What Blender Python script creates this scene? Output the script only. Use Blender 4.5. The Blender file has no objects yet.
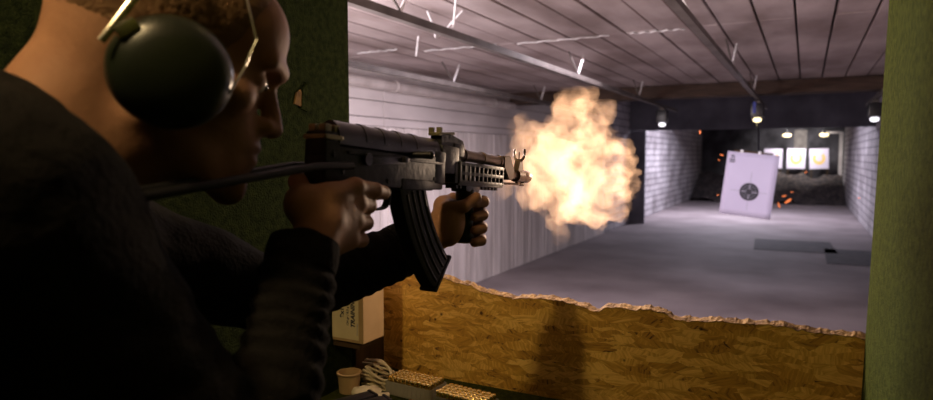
import bpy, bmesh, math, random
import numpy as np
from mathutils import Vector, Matrix, Euler, noise, Quaternion
random.seed(7)
R = math.radians
PI = math.pi
S = bpy.context.scene
COL = S.collection

# ------------------------------------------------------------------ materials
def new_mat(name):
    m = bpy.data.materials.new(name); m.use_nodes = True
    nt = m.node_tree
    b = nt.nodes['Principled BSDF']
    return m, nt, b
def N(nt, t, **kw):
    n = nt.nodes.new(t)
    for k, v in kw.items():
        if k in n.inputs: n.inputs[k].default_value = v
        else: setattr(n, k, v)
    return n
def ramp(nt, fac, stops):
    r = nt.nodes.new('ShaderNodeValToRGB')
    e = r.color_ramp.elements
    while len(e) < len(stops): e.new(0.5)
    for i, (p, c) in enumerate(stops):
        e[i].position = p; e[i].color = (c[0], c[1], c[2], 1)
    nt.links.new(fac, r.inputs[0])
    return r
def mat(name, col, rough=0.6, metal=0.0, col2=None, nscale=8.0, bump=0.0, bscale=40.0, stretch=(1,1,1), spec=0.5, lo=0.35, hi=0.65, detail=6, bdist=0.01):
    m, nt, b = new_mat(name)
    b.inputs['Roughness'].default_value = rough
    b.inputs['Metallic'].default_value = metal
    b.inputs['Specular IOR Level'].default_value = spec
    tc = N(nt, 'ShaderNodeTexCoord'); mp = N(nt, 'ShaderNodeMapping'); mp.inputs['Scale'].default_value = stretch
    nt.links.new(tc.outputs['Object'], mp.inputs['Vector'])
    if col2 is not None:
        n = N(nt, 'ShaderNodeTexNoise'); n.inputs['Scale'].default_value = nscale; n.inputs['Detail'].default_value = detail
        nt.links.new(mp.outputs[0], n.inputs['Vector'])
        r = ramp(nt, n.outputs['Fac'], [(lo, col), (hi, col2)])
        nt.links.new(r.outputs[0], b.inputs['Base Color'])
    else:
        b.inputs['Base Color'].default_value = (*col, 1)
    if bump > 0:
        n = N(nt, 'ShaderNodeTexNoise'); n.inputs['Scale'].default_value = bscale; n.inputs['Detail'].default_value = 5
        nt.links.new(mp.outputs[0], n.inputs['Vector'])
        bp = N(nt, 'ShaderNodeBump'); bp.inputs['Strength'].default_value = bump; bp.inputs['Distance'].default_value = bdist
        nt.links.new(n.outputs['Fac'], bp.inputs['Height']); nt.links.new(bp.outputs[0], b.inputs['Normal'])
    return m
def emit_mat(name, col, strength):
    m, nt, b = new_mat(name)
    b.inputs['Base Color'].default_value = (*col, 1)
    b.inputs['Emission Color'].default_value = (*col, 1)
    b.inputs['Emission Strength'].default_value = strength
    return m

def osb_mat():
    m, nt, b = new_mat('oriented_strand_board')
    L = nt.links.new
    tc = N(nt, 'ShaderNodeTexCoord')
    sep = N(nt, 'ShaderNodeSeparateXYZ'); L(tc.outputs['Object'], sep.inputs[0])
    cmb = N(nt, 'ShaderNodeCombineXYZ'); L(sep.outputs['X'], cmb.inputs['X']); L(sep.outputs['Z'], cmb.inputs['Y'])
    wn = N(nt, 'ShaderNodeTexNoise'); wn.inputs['Scale'].default_value = 26; L(cmb.outputs[0], wn.inputs['Vector'])
    wv = N(nt, 'ShaderNodeVectorMath', operation='MULTIPLY_ADD'); L(wn.outputs['Color'], wv.inputs[0])
    wv.inputs[1].default_value = (0.02, 0.02, 0); L(cmb.outputs[0], wv.inputs[2])
    cols = []
    for i, (sc, rot) in enumerate([(28, 0.5), (44, -0.5), (75, 0.15)]):
        mp = N(nt, 'ShaderNodeMapping'); mp.inputs['Rotation'].default_value = (0, 0, rot); mp.inputs['Scale'].default_value = (0.38, 1.5, 1); mp.inputs['Location'].default_value = (i*3.1, i*1.7, 0)
        L(wv.outputs[0], mp.inputs['Vector'])
        v = N(nt, 'ShaderNodeTexVoronoi'); v.inputs['Scale'].default_value = sc; L(mp.outputs[0], v.inputs['Vector'])
        s2 = N(nt, 'ShaderNodeSeparateColor'); L(v.outputs['Color'], s2.inputs[0])
        ang = N(nt, 'ShaderNodeMath', operation='MULTIPLY'); L(s2.outputs[0], ang.inputs[0]); ang.inputs[1].default_value = 3.1
        vr = N(nt, 'ShaderNodeVectorRotate', rotation_type='Z_AXIS'); L(cmb.outputs[0], vr.inputs['Vector']); L(ang.outputs[0], vr.inputs['Angle'])
        mp2 = N(nt, 'ShaderNodeMapping'); mp2.inputs['Scale'].default_value = (22, 170, 1); L(vr.outputs[0], mp2.inputs['Vector'])
        n = N(nt, 'ShaderNodeTexNoise'); n.inputs['Scale'].default_value = 1.0; n.inputs['Detail'].default_value = 4; L(mp2.outputs[0], n.inputs['Vector'])
        mix = N(nt, 'ShaderNodeMath', operation='MULTIPLY_ADD'); L(s2.outputs[1], mix.inputs[0]); mix.inputs[1].default_value = 0.38; 
        h = N(nt, 'ShaderNodeMath', operation='MULTIPLY'); L(n.outputs['Fac'], h.inputs[0]); h.inputs[1].default_value = 0.85
        L(h.outputs[0], mix.inputs[2]); cols.append((mix, s2))
    sel1 = N(nt, 'ShaderNodeMath', operation='GREATER_THAN'); L(cols[1][1].outputs[2], sel1.inputs[0]); sel1.inputs[1].default_value = 0.55
    sel2 = N(nt, 'ShaderNodeMath', operation='GREATER_THAN'); L(cols[2][1].outputs[2], sel2.inputs[0]); sel2.inputs[1].default_value = 0.72
    m1 = N(nt, 'ShaderNodeMix'); L(sel1.outputs[0], m1.inputs[0]); L(cols[0][0].outputs[0], m1.inputs[2]); L(cols[1][0].outputs[0], m1.inputs[3])
    m2 = N(nt, 'ShaderNodeMix'); L(sel2.outputs[0], m2.inputs[0]); L(m1.outputs[0], m2.inputs[2]); L(cols[2][0].outputs[0], m2.inputs[3])
    r = ramp(nt, m2.outputs[0], [(0.30, (0.10, 0.04, 0.008)), (0.41, (0.46, 0.235, 0.032)), (0.62, (0.66, 0.365, 0.055)), (0.82, (0.92, 0.60, 0.16))])
    # small dark specks
    sp = N(nt, 'ShaderNodeTexVoronoi'); sp.inputs['Scale'].default_value = 16; L(cmb.outputs[0], sp.inputs['Vector'])
    lt = ramp(nt, sp.outputs['Distance'], [(0.06, (0.15, 0.1, 0.05)), (0.09, (1, 1, 1))])
    mm = N(nt, 'ShaderNodeMix', data_type='RGBA', blend_type='MULTIPLY'); mm.inputs[0].default_value = 1.0
    L(r.outputs[0], mm.inputs[6]); L(lt.outputs[0], mm.inputs[7])
    L(mm.outputs[2], b.inputs['Base Color'])
    b.inputs['Roughness'].default_value = 0.55
    bp = N(nt, 'ShaderNodeBump'); bp.inputs['Strength'].default_value = 0.35; bp.inputs['Distance'].default_value = 0.004
    L(m2.outputs[0], bp.inputs['Height']); L(bp.outputs[0], b.inputs['Normal'])
    return m

def brick_mat():
    m, nt, b = new_mat('white_painted_brick'); L = nt.links.new
    tc = N(nt, 'ShaderNodeTexCoord'); sep = N(nt, 'ShaderNodeSeparateXYZ'); L(tc.outputs['Object'], sep.inputs[0])
    cmb = N(nt, 'ShaderNodeCombineXYZ'); L(sep.outputs['Y'], cmb.inputs['X']); L(sep.outputs['Z'], cmb.inputs['Y'])
    br = N(nt, 'ShaderNodeTexBrick'); br.inputs['Scale'].default_value = 1.0
    br.inputs['Brick Width'].default_value = 0.5; br.inputs['Row Height'].default_value = 0.16; br.inputs['Mortar Size'].default_value = 0.014
    br.inputs['Color1'].default_value = (0.62, 0.58, 0.6, 1); br.inputs['Color2'].default_value = (0.48, 0.45, 0.47, 1); br.inputs['Mortar'].default_value = (0.2, 0.18, 0.2, 1)
    L(cmb.outputs[0], br.inputs['Vector']); 
    n = N(nt, 'ShaderNodeTexNoise'); n.inputs['Scale'].default_value = 1.3; n.inputs['Detail'].default_value = 8; L(tc.outputs['Object'], n.inputs['Vector'])
    r = ramp(nt, n.outputs['Fac'], [(0.3, (0.45, 0.42, 0.42)), (0.62, (1, 1, 1))])
    mm = N(nt, 'ShaderNodeMix', data_type='RGBA', blend_type='MULTIPLY'); mm.inputs[0].default_value = 1
    L(br.outputs['Color'], mm.inputs[6]); L(r.outputs[0], mm.inputs[7]); L(mm.outputs[2], b.inputs['Base Color'])
    bp = N(nt, 'ShaderNodeBump'); bp.inputs['Strength'].default_value = 0.6; bp.inputs['Distance'].default_value = 0.02
    L(br.outputs['Fac'], bp.inputs['Height']); bp.invert = True; L(bp.outputs[0], b.inputs['Normal'])
    b.inputs['Roughness'].default_value = 0.7
    return m

M = {}
M['osb'] = osb_mat()
M['brick'] = brick_mat()
M['osb_edge'] = mat('torn_board_edge', (0.12, 0.06, 0.018), 0.85, col2=(0.34, 0.21, 0.08), nscale=60, bump=0.6, bscale=120)
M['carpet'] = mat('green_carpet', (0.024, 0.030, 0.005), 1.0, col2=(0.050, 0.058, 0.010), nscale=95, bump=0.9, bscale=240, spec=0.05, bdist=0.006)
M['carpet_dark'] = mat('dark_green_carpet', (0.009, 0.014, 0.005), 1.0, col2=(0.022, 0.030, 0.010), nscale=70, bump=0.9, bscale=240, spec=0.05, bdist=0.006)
M['foam'] = mat('yellow_foam_backing', (0.16, 0.09, 0.025), 0.9, col2=(0.07, 0.035, 0.01), nscale=60)
M['ceil'] = mat('painted_ceiling_boards', (0.23, 0.18, 0.17), 0.8, col2=(0.46, 0.39, 0.385), nscale=1.6, bump=0.35, bscale=12, stretch=(1.6, 0.7, 1), detail=10)
M['ceil_gap'] = mat('dark_gap', (0.02, 0.016, 0.016), 0.9)
M['panel'] = mat('white_wall_boards', (0.60, 0.55, 0.545), 0.75, col2=(0.84, 0.79, 0.78), nscale=1.5, bump=0.3, bscale=9, stretch=(1, 0.5, 1.2), detail=9)
M['vert'] = mat('pale_vertical_boards', (0.56, 0.51, 0.49), 0.75, col2=(0.84, 0.78, 0.76), nscale=2.6, bump=0.3, bscale=12, stretch=(1, 2.6, 0.35), detail=9)
M['concrete'] = mat('dusty_concrete', (0.19, 0.155, 0.16), 0.75, col2=(0.33, 0.28, 0.285), nscale=1.1, bump=0.45, bscale=5, detail=12, lo=0.3, hi=0.72)
M['concrete_patch'] = mat('dark_floor_patch', (0.05, 0.045, 0.05), 0.8, col2=(0.09, 0.08, 0.085), nscale=5)
M['beam'] = mat('brown_timber_beam', (0.030, 0.016, 0.010), 0.8, col2=(0.075, 0.042, 0.028), nscale=5, stretch=(1, 8, 8))
M['baffle'] = mat('blue_grey_baffle', (0.09, 0.085, 0.11), 0.7, col2=(0.16, 0.15, 0.19), nscale=2.0, bump=0.2)
M['dark'] = mat('dark_backstop', (0.020, 0.018, 0.022), 0.9, col2=(0.07, 0.065, 0.075), nscale=2.5, detail=10)
M['rubble'] = mat('shredded_rubber', (0.015, 0.014, 0.016), 0.9, col2=(0.08, 0.06, 0.055), nscale=9)
M['rail'] = mat('grey_steel_rail', (0.09, 0.075, 0.068), 0.6, 0.2, col2=(0.15, 0.13, 0.12), nscale=6)
M['whitepl'] = mat('white_plastic', (0.82, 0.80, 0.82), 0.4, col2=(0.62, 0.60, 0.6), nscale=30)
M['pipe'] = mat('cream_painted_pipe', (0.48, 0.43, 0.41), 0.55, col2=(0.62, 0.57, 0.55), nscale=5)
M['paper'] = mat('white_target_paper', (0.60, 0.54, 0.68), 0.9, col2=(0.56, 0.50, 0.64), nscale=2)
M['ink'] = mat('dark_print', (0.035, 0.032, 0.04), 0.8)
M['ink_grey'] = mat('grey_print', (0.36, 0.34, 0.40), 0.8)
M['ink_yellow'] = mat('yellow_print', (0.75, 0.48, 0.16), 0.8)
M['card'] = mat('backing_card', (0.42, 0.33, 0.22), 0.9)
M['skin'] = mat('skin', (0.28, 0.135, 0.075), 0.6, col2=(0.35, 0.18, 0.105), nscale=14, bump=0.25, bscale=130, spec=0.2, bdist=0.002)
M['hair'] = mat('short_brown_hair', (0.17, 0.09, 0.045), 0.85, col2=(0.22, 0.125, 0.065), nscale=120, bump=0.5, bscale=260, spec=0.2, bdist=0.004)
M['eye'] = mat('eye_white', (0.6, 0.56, 0.52), 0.2)
M['iris'] = mat('iris', (0.03, 0.025, 0.02), 0.15)
M['jacket'] = mat('black_knit', (0.0075, 0.0065, 0.006), 0.95, col2=(0.013, 0.0115, 0.0105), nscale=30, bump=0.6, bscale=160, spec=0.08, bdist=0.004)
M['trousers'] = mat('dark_trousers', (0.01, 0.01, 0.014), 0.95, col2=(0.016, 0.016, 0.02), nscale=20, spec=0.1)
M['leather'] = mat('black_leather', (0.012, 0.010, 0.009), 0.5)
M['gunblack'] = mat('worn_black_steel', (0.008, 0.0075, 0.008), 0.48, 0.4, col2=(0.018, 0.0165, 0.017), nscale=22, spec=0.5, bump=0.08, bscale=90)
M['gunedge'] = mat('polished_black_steel', (0.03, 0.028, 0.03), 0.28, 0.8, col2=(0.055, 0.052, 0.055), nscale=22)
M['bakelite'] = mat('dark_rail_polymer', (0.022, 0.018, 0.016), 0.5, col2=(0.038, 0.030, 0.026), nscale=18)
M['brownsteel'] = mat('heat_browned_steel', (0.10, 0.065, 0.045), 0.42, 0.7, col2=(0.20, 0.14, 0.10), nscale=25)
M['bronze'] = mat('worn_olive_metal', (0.30, 0.26, 0.14), 0.4, 0.6, col2=(0.14, 0.12, 0.06), nscale=40)
M['brass'] = mat('brass', (0.88, 0.68, 0.22), 0.25, 1.0)
M['primer'] = mat('primer_brass', (0.92, 0.70, 0.30), 0.22, 1.0)
M['copper'] = mat('copper_jacket', (0.62, 0.28, 0.12), 0.3, 1.0)
M['tray'] = mat('translucent_grey_plastic', (0.30, 0.28, 0.23), 0.45, col2=(0.36, 0.33, 0.27), nscale=12)
M['cup'] = mat('olive_black_muff_shell', (0.012, 0.016, 0.009), 0.3, spec=0.6)
M['cushion'] = mat('black_foam_cushion', (0.015, 0.014, 0.013), 0.6)
M['chrome'] = mat('bright_steel', (0.62, 0.58, 0.50), 0.25, 1.0)
M['cardboard'] = mat('brown_cardboard', (0.36, 0.235, 0.105), 0.85, col2=(0.42, 0.28, 0.13), nscale=12)
M['label'] = mat('cream_label', (0.62, 0.52, 0.30), 0.8, col2=(0.68, 0.57, 0.34), nscale=20)
M['cloth'] = mat('cream_cord', (0.70, 0.60, 0.40), 0.85, col2=(0.58, 0.48, 0.30), nscale=60)
M['whitecloth'] = mat('white_pouch', (0.75, 0.66, 0.48), 0.8, col2=(0.66, 0.57, 0.40), nscale=25)
M['black'] = mat('black_polymer', (0.015, 0.014, 0.018), 0.35)
M['wooddark'] = mat('dark_brown_wood', (0.05, 0.026, 0.008), 0.8, col2=(0.085, 0.045, 0.014), nscale=20, stretch=(3, 3, 0.5))
M['spark'] = emit_mat('glowing_spark', (1.0, 0.25, 0.07), 0.8)
M['lampglow'] = emit_mat('lit_bulb', (1.0, 0.80, 0.45), 2.6)
M['bulbwhite'] = emit_mat('white_bulb', (0.95, 0.92, 1.0), 1.8)
M['bluetape'] = mat('blue_tape', (0.03, 0.05, 0.35), 0.5)

# ------------------------------------------------------------------ mesh helpers
def xf(c=(0,0,0), rot=(0,0,0)):
    return Matrix.Translation(c) @ Euler(rot, 'XYZ').to_matrix().to_4x4()
def add_box(bm, c, s, rot=(0,0,0), bevel=0.0, seg=2):
    r = bmesh.ops.create_cube(bm, size=1.0, matrix=xf(c, rot) @ Matrix.Diagonal((*s, 1)))
    if bevel > 0:
        es = list({e for v in r['verts'] for e in v.link_edges})
        bmesh.ops.bevel(bm, geom=es, offset=bevel, segments=seg, affect='EDGES', profile=0.6)
def add_cyl(bm, p0, p1, r0, r1=None, seg=16, cap=True):
    p0, p1 = Vector(p0), Vector(p1); d = p1-p0
    if r1 is None: r1 = r0
    q = d.to_track_quat('Z', 'Y').to_matrix().to_4x4()
    bmesh.ops.create_cone(bm, cap_ends=cap, segments=seg, radius1=r0, radius2=r1, depth=d.length, matrix=Matrix.Translation((p0+p1)/2) @ q)
def add_ell(bm, c, r, rot=(0,0,0), sub=3):
    bmesh.ops.create_icosphere(bm, subdivisions=sub, radius=1.0, matrix=xf(c, rot) @ Matrix.Diagonal((*r, 1)))
def add_tube(bm, pts, r, seg=10, flat=1.0, up=(0,0,1)):
    pts = [Vector(p) for p in pts]; n = len(pts); rings = []
    rr = r if isinstance(r, (list, tuple)) else [r]*n
    for i, p in enumerate(pts):
        t = (pts[min(i+1, n-1)] - pts[max(i-1, 0)]).normalized()
        u = Vector(up); u = (u - t*u.dot(t))
        if u.length < 1e-4: u = Vector((1,0,0)) - t*t.x
        u.normalize(); w = t.cross(u)
        rings.append([bm.verts.new(p + (u*math.cos(a)*flat + w*math.sin(a))*rr[i]) for a in [2*PI*k/seg for k in range(seg)]])
    for a, b in zip(rings, rings[1:]):
        for k in range(seg): bm.faces.new((a[k], a[(k+1) % seg], b[(k+1) % seg], b[k]))
    bm.faces.new(rings[0][::-1]); bm.faces.new(rings[-1])
def add_lathe(bm, prof, seg=24, mtx=Matrix.Identity(4)):
    rings = []
    for (r, z) in prof:
        rings.append([bm.verts.new(mtx @ Vector((r*math.cos(2*PI*k/seg), r*math.sin(2*PI*k/seg), z))) for k in range(seg)])
    for a, b in zip(rings, rings[1:]):
        for k in range(seg): bm.faces.new((a[k], a[(k+1) % seg], b[(k+1) % seg], b[k]))
    bm.faces.new(rings[0][::-1]); bm.faces.new(rings[-1])
def add_prism(bm, poly, axis, a, b):
    """poly: 2-D outline; axis x: (y,z) outline extruded from x=a to x=b; axis y: (x,z); axis z: (x,y)"""
    def P(u, v, w):
        return {'x': (w, u, v), 'y': (u, w, v), 'z': (u, v, w)}[axis]
    A = [bm.verts.new(P(u, v, a)) for u, v in poly]; B = [bm.verts.new(P(u, v, b)) for u, v in poly]
    n = len(poly)
    bm.faces.new(A[::-1]); bm.faces.new(B)
    for i in range(n): bm.faces.new((A[i], A[(i+1) % n], B[(i+1) % n], B[i]))
def catmull(pts, n=6):
    pts = [Vector(p) for p in pts]; out = []
    P = [pts[0]] + pts + [pts[-1]]
    for i in range(1, len(P)-2):
        for k in range(n):
            t = k/n; a, b, c, d = P[i-1], P[i], P[i+1], P[i+2]
            out.append(0.5*((2*b) + (c-a)*t + (2*a-5*b+4*c-d)*t*t + (3*b-a-3*c+d)*t**3))
    out.append(pts[-1]); return out
def obj(name, bm, m, parent=None, smooth=False, normals=True):
    if normals: bmesh.ops.recalc_face_normals(bm, faces=bm.faces)
    me = bpy.data.meshes.new(name); bm.to_mesh(me); bm.free()
    me.materials.append(m)
    if smooth:
        me.shade_smooth()
        if smooth != 'all':
            me.set_sharp_from_angle(angle=R(38))
    o = bpy.data.objects.new(name, me); COL.objects.link(o)
    if parent: o.parent = parent
    return o
def tag(o, label=None, cat=None, group=None, kind=None):
    if label: o['label'] = label
    if cat: o['category'] = cat
    if group: o['group'] = group
    if kind: o['kind'] = kind
    return o
def struct(o, label, cat): return tag(o, label, cat, kind='structure')
def thing(name, label, cat, loc=(0,0,0), rot=(0,0,0), group=None):
    o = bpy.data.objects.new(name, None); COL.objects.link(o); o.location = loc; o.rotation_euler = rot
    o.empty_display_size = 0.05
    return tag(o, label, cat, group)
def dup(root, loc=None, rot=None, label=None, group=None):
    r = root.copy(); COL.objects.link(r)
    if loc is not None: r.location = loc
    if rot is not None: r.rotation_euler = rot
    if label: r['label'] = label
    if group: r['group'] = group
    for ch in list(root.children):
        c = ch.copy(); COL.objects.link(c); c.parent = r
        for g in list(ch.children):
            d = g.copy(); COL.objects.link(d); d.parent = c
    return r
BM = bmesh.new

# ------------------------------------------------------------------ signed distance sculpting
class Field:
    FAR = 0.06
    def __init__(s, lo, hi, h):
        s.lo = np.array(lo, np.float32); s.h = h
        s.n = np.ceil((np.array(hi)-np.array(lo))/h).astype(int)+1
        s.f = np.full(tuple(s.n), s.FAR, np.float32)
    def sub(s, lo, hi):
        a = np.clip(np.floor((np.array(lo)-s.lo)/s.h).astype(int), 0, s.n)
        b = np.clip(np.ceil((np.array(hi)-s.lo)/s.h).astype(int)+1, 0, s.n)
        if np.any(b <= a): return None
        g = [s.lo[i] + s.h*np.arange(a[i], b[i], dtype=np.float32) for i in range(3)]
        X, Y, Z = np.meshgrid(*g, indexing='ij')
        return (slice(a[0], b[0]), slice(a[1], b[1]), slice(a[2], b[2])), X, Y, Z
    def put(s, sl, d, k, op):
        F = s.f[sl]
        d = np.minimum(d, s.FAR).astype(np.float32)
        if op == 'add':
            h = np.clip(0.5+0.5*(d-F)/k, 0, 1); s.f[sl] = d*(1-h)+F*h-k*h*(1-h)
        elif op == 'cut':
            e = -d; h = np.clip(0.5-0.5*(e-F)/k, 0, 1)   # smooth max(F,-d)
            s.f[sl] = e*(1-h)+F*h+k*h*(1-h)
    def cap(s, p0, p1, r0, r1=None, k=0.01, op='add', T=None):
        if r1 is None: r1 = r0
        if T is not None: p0 = T @ Vector(p0); p1 = T @ Vector(p1)
        a = np.array(p0, np.float32); b = np.array(p1, np.float32); m = max(r0, r1)+s.FAR
        q = s.sub(np.minimum(a, b)-m, np.maximum(a, b)+m)
        if q is None: return
        sl, X, Y, Z = q; d = b-a; L2 = float(d @ d)+1e-12
        t = np.clip(((X-a[0])*d[0]+(Y-a[1])*d[1]+(Z-a[2])*d[2])/L2, 0, 1)
        D = np.sqrt((X-a[0]-t*d[0])**2+(Y-a[1]-t*d[1])**2+(Z-a[2]-t*d[2])**2)-(r0+(r1-r0)*t)
        s.put(sl, D, k, op)
    def ell(s, c, r, k=0.01, op='add', T=None, rot=(0,0,0)):
        Mx = Matrix.Translation(c) @ Euler(rot).to_matrix().to_4x4()
        if T is not None: Mx = T @ Mx
        C = Mx.translation; m = max(r)+s.FAR
        q = s.sub([v-m for v in C], [v+m for v in C])
        if q is None: return
        sl, X, Y, Z = q; I = Mx.inverted()
        x = I[0][0]*X+I[0][1]*Y+I[0][2]*Z+I[0][3]; y = I[1][0]*X+I[1][1]*Y+I[1][2]*Z+I[1][3]; z = I[2][0]*X+I[2][1]*Y+I[2][2]*Z+I[2][3]
        k0 = np.sqrt((x/r[0])**2+(y/r[1])**2+(z/r[2])**2); k1 = np.sqrt((x/r[0]**2)**2+(y/r[1]**2)**2+(z/r[2]**2)**2)+1e-6
        s.put(sl, k0*(k0-1)/k1, k, op)
    def plane_cut(s, p, n, k=0.004, T=None):
        """removes everything on the side the normal points to"""
        p = Vector(p); n = Vector(n).normalized()
        if T is not None: n = (T.to_3x3() @ n).normalized(); p = T @ p
        sl, X, Y, Z = s.sub(s.lo, s.lo+s.h*(s.n-1))
        d = -((X-p.x)*n.x+(Y-p.y)*n.y+(Z-p.z)*n.z)
        s.put(sl, np.clip(d, -0.06, 0.06), k, 'cut')
    def mesh(s):
        f = s.f; ins = f < 0
        nx, ny, nz = f.shape
        c = [ins[i:nx-1+i, j:ny-1+j, k:nz-1+k] for i in (0,1) for j in (0,1) for k in (0,1)]
        cnt = sum(a.astype(np.int8) for a in c); act = (cnt > 0) & (cnt < 8)
        idx = np.full(act.shape, -1, np.int64); cells = np.argwhere(act); idx[act] = np.arange(len(cells))
        acc = np.zeros((len(cells), 3)); num = np.zeros(len(cells))
        offs = [(i, j, k) for i in (0,1) for j in (0,1) for k in (0,1)]
        for a in offs:
            for ax in range(3):
                if a[ax] == 1: continue
                b = list(a); b[ax] = 1
                fa = f[cells[:,0]+a[0], cells[:,1]+a[1], cells[:,2]+a[2]]; fb = f[cells[:,0]+b[0], cells[:,1]+b[1], cells[:,2]+b[2]]
                m = (fa < 0) != (fb < 0)
                t = np.where(m, fa/np.where(m, fa-fb, 1), 0)
                P = np.array(a, float)[None, :].repeat(len(cells), 0); P[:, ax] = t
                acc[m] += P[m]; num[m] += 1
        V = s.lo + s.h*(cells+acc/num[:, None])
        Q = []
        for ax in range(3):
            u, v = (ax+1) % 3, (ax+2) % 3
            sa = [slice(None)]*3; sb = [slice(None)]*3; sa[ax] = slice(0, -1); sb[ax] = slice(1, None)
            A = ins[tuple(sa)]; B = ins[tuple(sb)]
            e = np.argwhere(A != B)
            e = e[(e[:, u] > 0) & (e[:, v] > 0) & (e[:, u] < f.shape[u]-1) & (e[:, v] < f.shape[v]-1)]
            flip = A[e[:,0], e[:,1], e[:,2]]
            def I(du, dv):
                q = e.copy(); q[:, u] -= du; q[:, v] -= dv
                return idx[q[:,0], q[:,1], q[:,2]]
            q = np.stack([I(1,1), I(0,1), I(0,0), I(1,0)], 1)
            q[~flip] = q[~flip][:, ::-1]
            Q.append(q)
        Q = np.concatenate(Q); Q = Q[(Q >= 0).all(1)]
        return V, Q
def obj_np(name, V, Q, m, parent=None, smooth=True):
    me = bpy.data.meshes.new(name)
    me.vertices.add(len(V)); me.vertices.foreach_set('co', np.asarray(V, np.float32).ravel())
    me.loops.add(len(Q)*4); me.loops.foreach_set('vertex_index', Q.astype(np.int32).ravel())
    me.polygons.add(len(Q)); me.polygons.foreach_set('loop_start', np.arange(0, len(Q)*4, 4, dtype=np.int32))
    me.update(calc_edges=True); me.validate()
    me.materials.append(m)
    if smooth: me.shade_smooth()
    o = bpy.data.objects.new(name, me); COL.objects.link(o)
    if parent: o.parent = parent
    return o
def relax(V, Q, it=2, lam=0.5):
    for _ in range(it):
        A = np.zeros_like(V); c = np.zeros(len(V))
        for i in range(4):
            a = Q[:, i]; b = Q[:, (i+1) % 4]
            np.add.at(A, a, V[b]); np.add.at(c, a, 1)
            np.add.at(A, b, V[a]); np.add.at(c, b, 1)
        V = V + lam*(A/np.maximum(c, 1)[:, None]-V)
    return V
def vnormals(V, Q):
    n = np.cross(V[Q[:,2]]-V[Q[:,0]], V[Q[:,3]]-V[Q[:,1]]); A = np.zeros_like(V)
    for i in range(4): np.add.at(A, Q[:, i], n)
    return A/(np.linalg.norm(A, axis=1)[:, None]+1e-12)

# ------------------------------------------------------------------ camera
cam = bpy.data.cameras.new('camera'); co = bpy.data.objects.new('camera', cam); COL.objects.link(co)
co.location = (0, 0, 1.6); co.rotation_euler = (R(90-4.02), 0, R(27.9))
cam.sensor_width = 36; cam.lens = 640/933*36
cam.clip_start = 0.02
cam.dof.use_dof = True; cam.dof.focus_distance = 1.25; cam.dof.aperture_fstop = 4.2
S.camera = co
S.view_settings.view_transform = 'Standard'; S.view_settings.look = 'None'; S.view_settings.gamma = 1; S.view_settings.exposure = 0
S.view_settings.use_curve_mapping = False

XL, XR, ZC = -3.6, 1.18, 2.44
# ------------------------------------------------------------------ room shell
bm = BM(); add_box(bm, ((XL+XR)/2, 12.6, -0.05), (XR-XL+0.4, 28.6, 0.1))
struct(obj('floor', bm, M['concrete']), 'dusty grey concrete floor of the shooting range', 'floor')
# ceiling boards running down the range
bm = BM(); x = XL-0.02
while x < XR+0.1:
    w = random.uniform(0.185, 0.235)
    for (y0, y1) in ((-1.6, 1.0), (1.0, 4.5), (4.5, 8.1)):
        dz = random.uniform(0, 0.008)
        add_box(bm, (x+w/2, (y0+y1)/2+0.0, ZC+0.015+dz), (w-0.014, y1-y0-0.014, 0.03), bevel=0.004, seg=1)
    x += w
ceil = struct(obj('ceiling', bm, M['ceil']), 'ceiling of pale painted boards running down the range', 'ceiling')
bm = BM(); add_box(bm, ((XL+XR)/2, 3.25, ZC+0.075), (XR-XL+0.4, 9.8, 0.05)); obj('ceiling_backing', bm, M['ceil_gap'], ceil)
bm = BM(); add_box(bm, ((XL+XR)/2, 17.5, 3.15), (XR-XL+0.4, 18.8, 0.1)); 
struct(obj('ceiling', bm, M['baffle']), 'raised dark ceiling beyond the brown beam', 'ceiling')
# left wall
bm = BM(); add_box(bm, (XL-0.09, 12.6, 1.55), (0.1, 28.4, 3.1)); wl = struct(obj('wall_left', bm, M['brick']), 'white painted brick wall on the left of the range', 'wall')
zs = [1.87, 1.955, 2.11, 2.25, 2.45]
bm = BM()
for a, b in zip(zs, zs[1:]):
    for (y0, y1) in ((-1.6, 2.2), (2.2, 5.1), (5.1, 8.6), (8.6, 12.8)):
        add_box(bm, (XL-0.02, (y0+y1)/2, (a+b)/2), (0.04, y1-y0-0.006, b-a-0.008), bevel=0.003, seg=1)
obj('board_cladding', bm, M['panel'], wl)
bm = BM(); y = -1.6
while y < 12.8:
    w = random.uniform(0.12, 0.16); 
    add_box(bm, (XL-0.022+random.uniform(-0.003, 0.003), y+w/2, 0.935), (0.04, w-0.006, 1.866), bevel=0.004, seg=1); y += w
obj('board_cladding', bm, M['vert'], wl)
# right wall, far wall, wall behind
bm = BM(); add_box(bm, (XR+0.07, 12.6, 1.55), (0.12, 28.4, 3.1)); struct(obj('wall_right', bm, M['brick']), 'white painted brick wall on the right of the range', 'wall')
bm = BM(); add_box(bm, ((XL+XR)/2, 26.75, 1.55), (XR-XL+0.3, 0.12, 3.1)); wf = struct(obj('wall_far', bm, M['dark']), 'dark backstop wall at the far end', 'wall')
bm = BM(); add_box(bm, (-0.2, 26.68, 2.15), (0.42, 0.02, 0.75)); obj('pale_patch', bm, M['rail'], wf)
bm = BM(); add_box(bm, ((XL+XR)/2, -1.6, 1.22), (XR-XL+0.3, 0.1, 2.44)); struct(obj('wall_back', bm, M['carpet_dark']), 'carpeted wall behind the shooting booths', 'wall')
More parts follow.
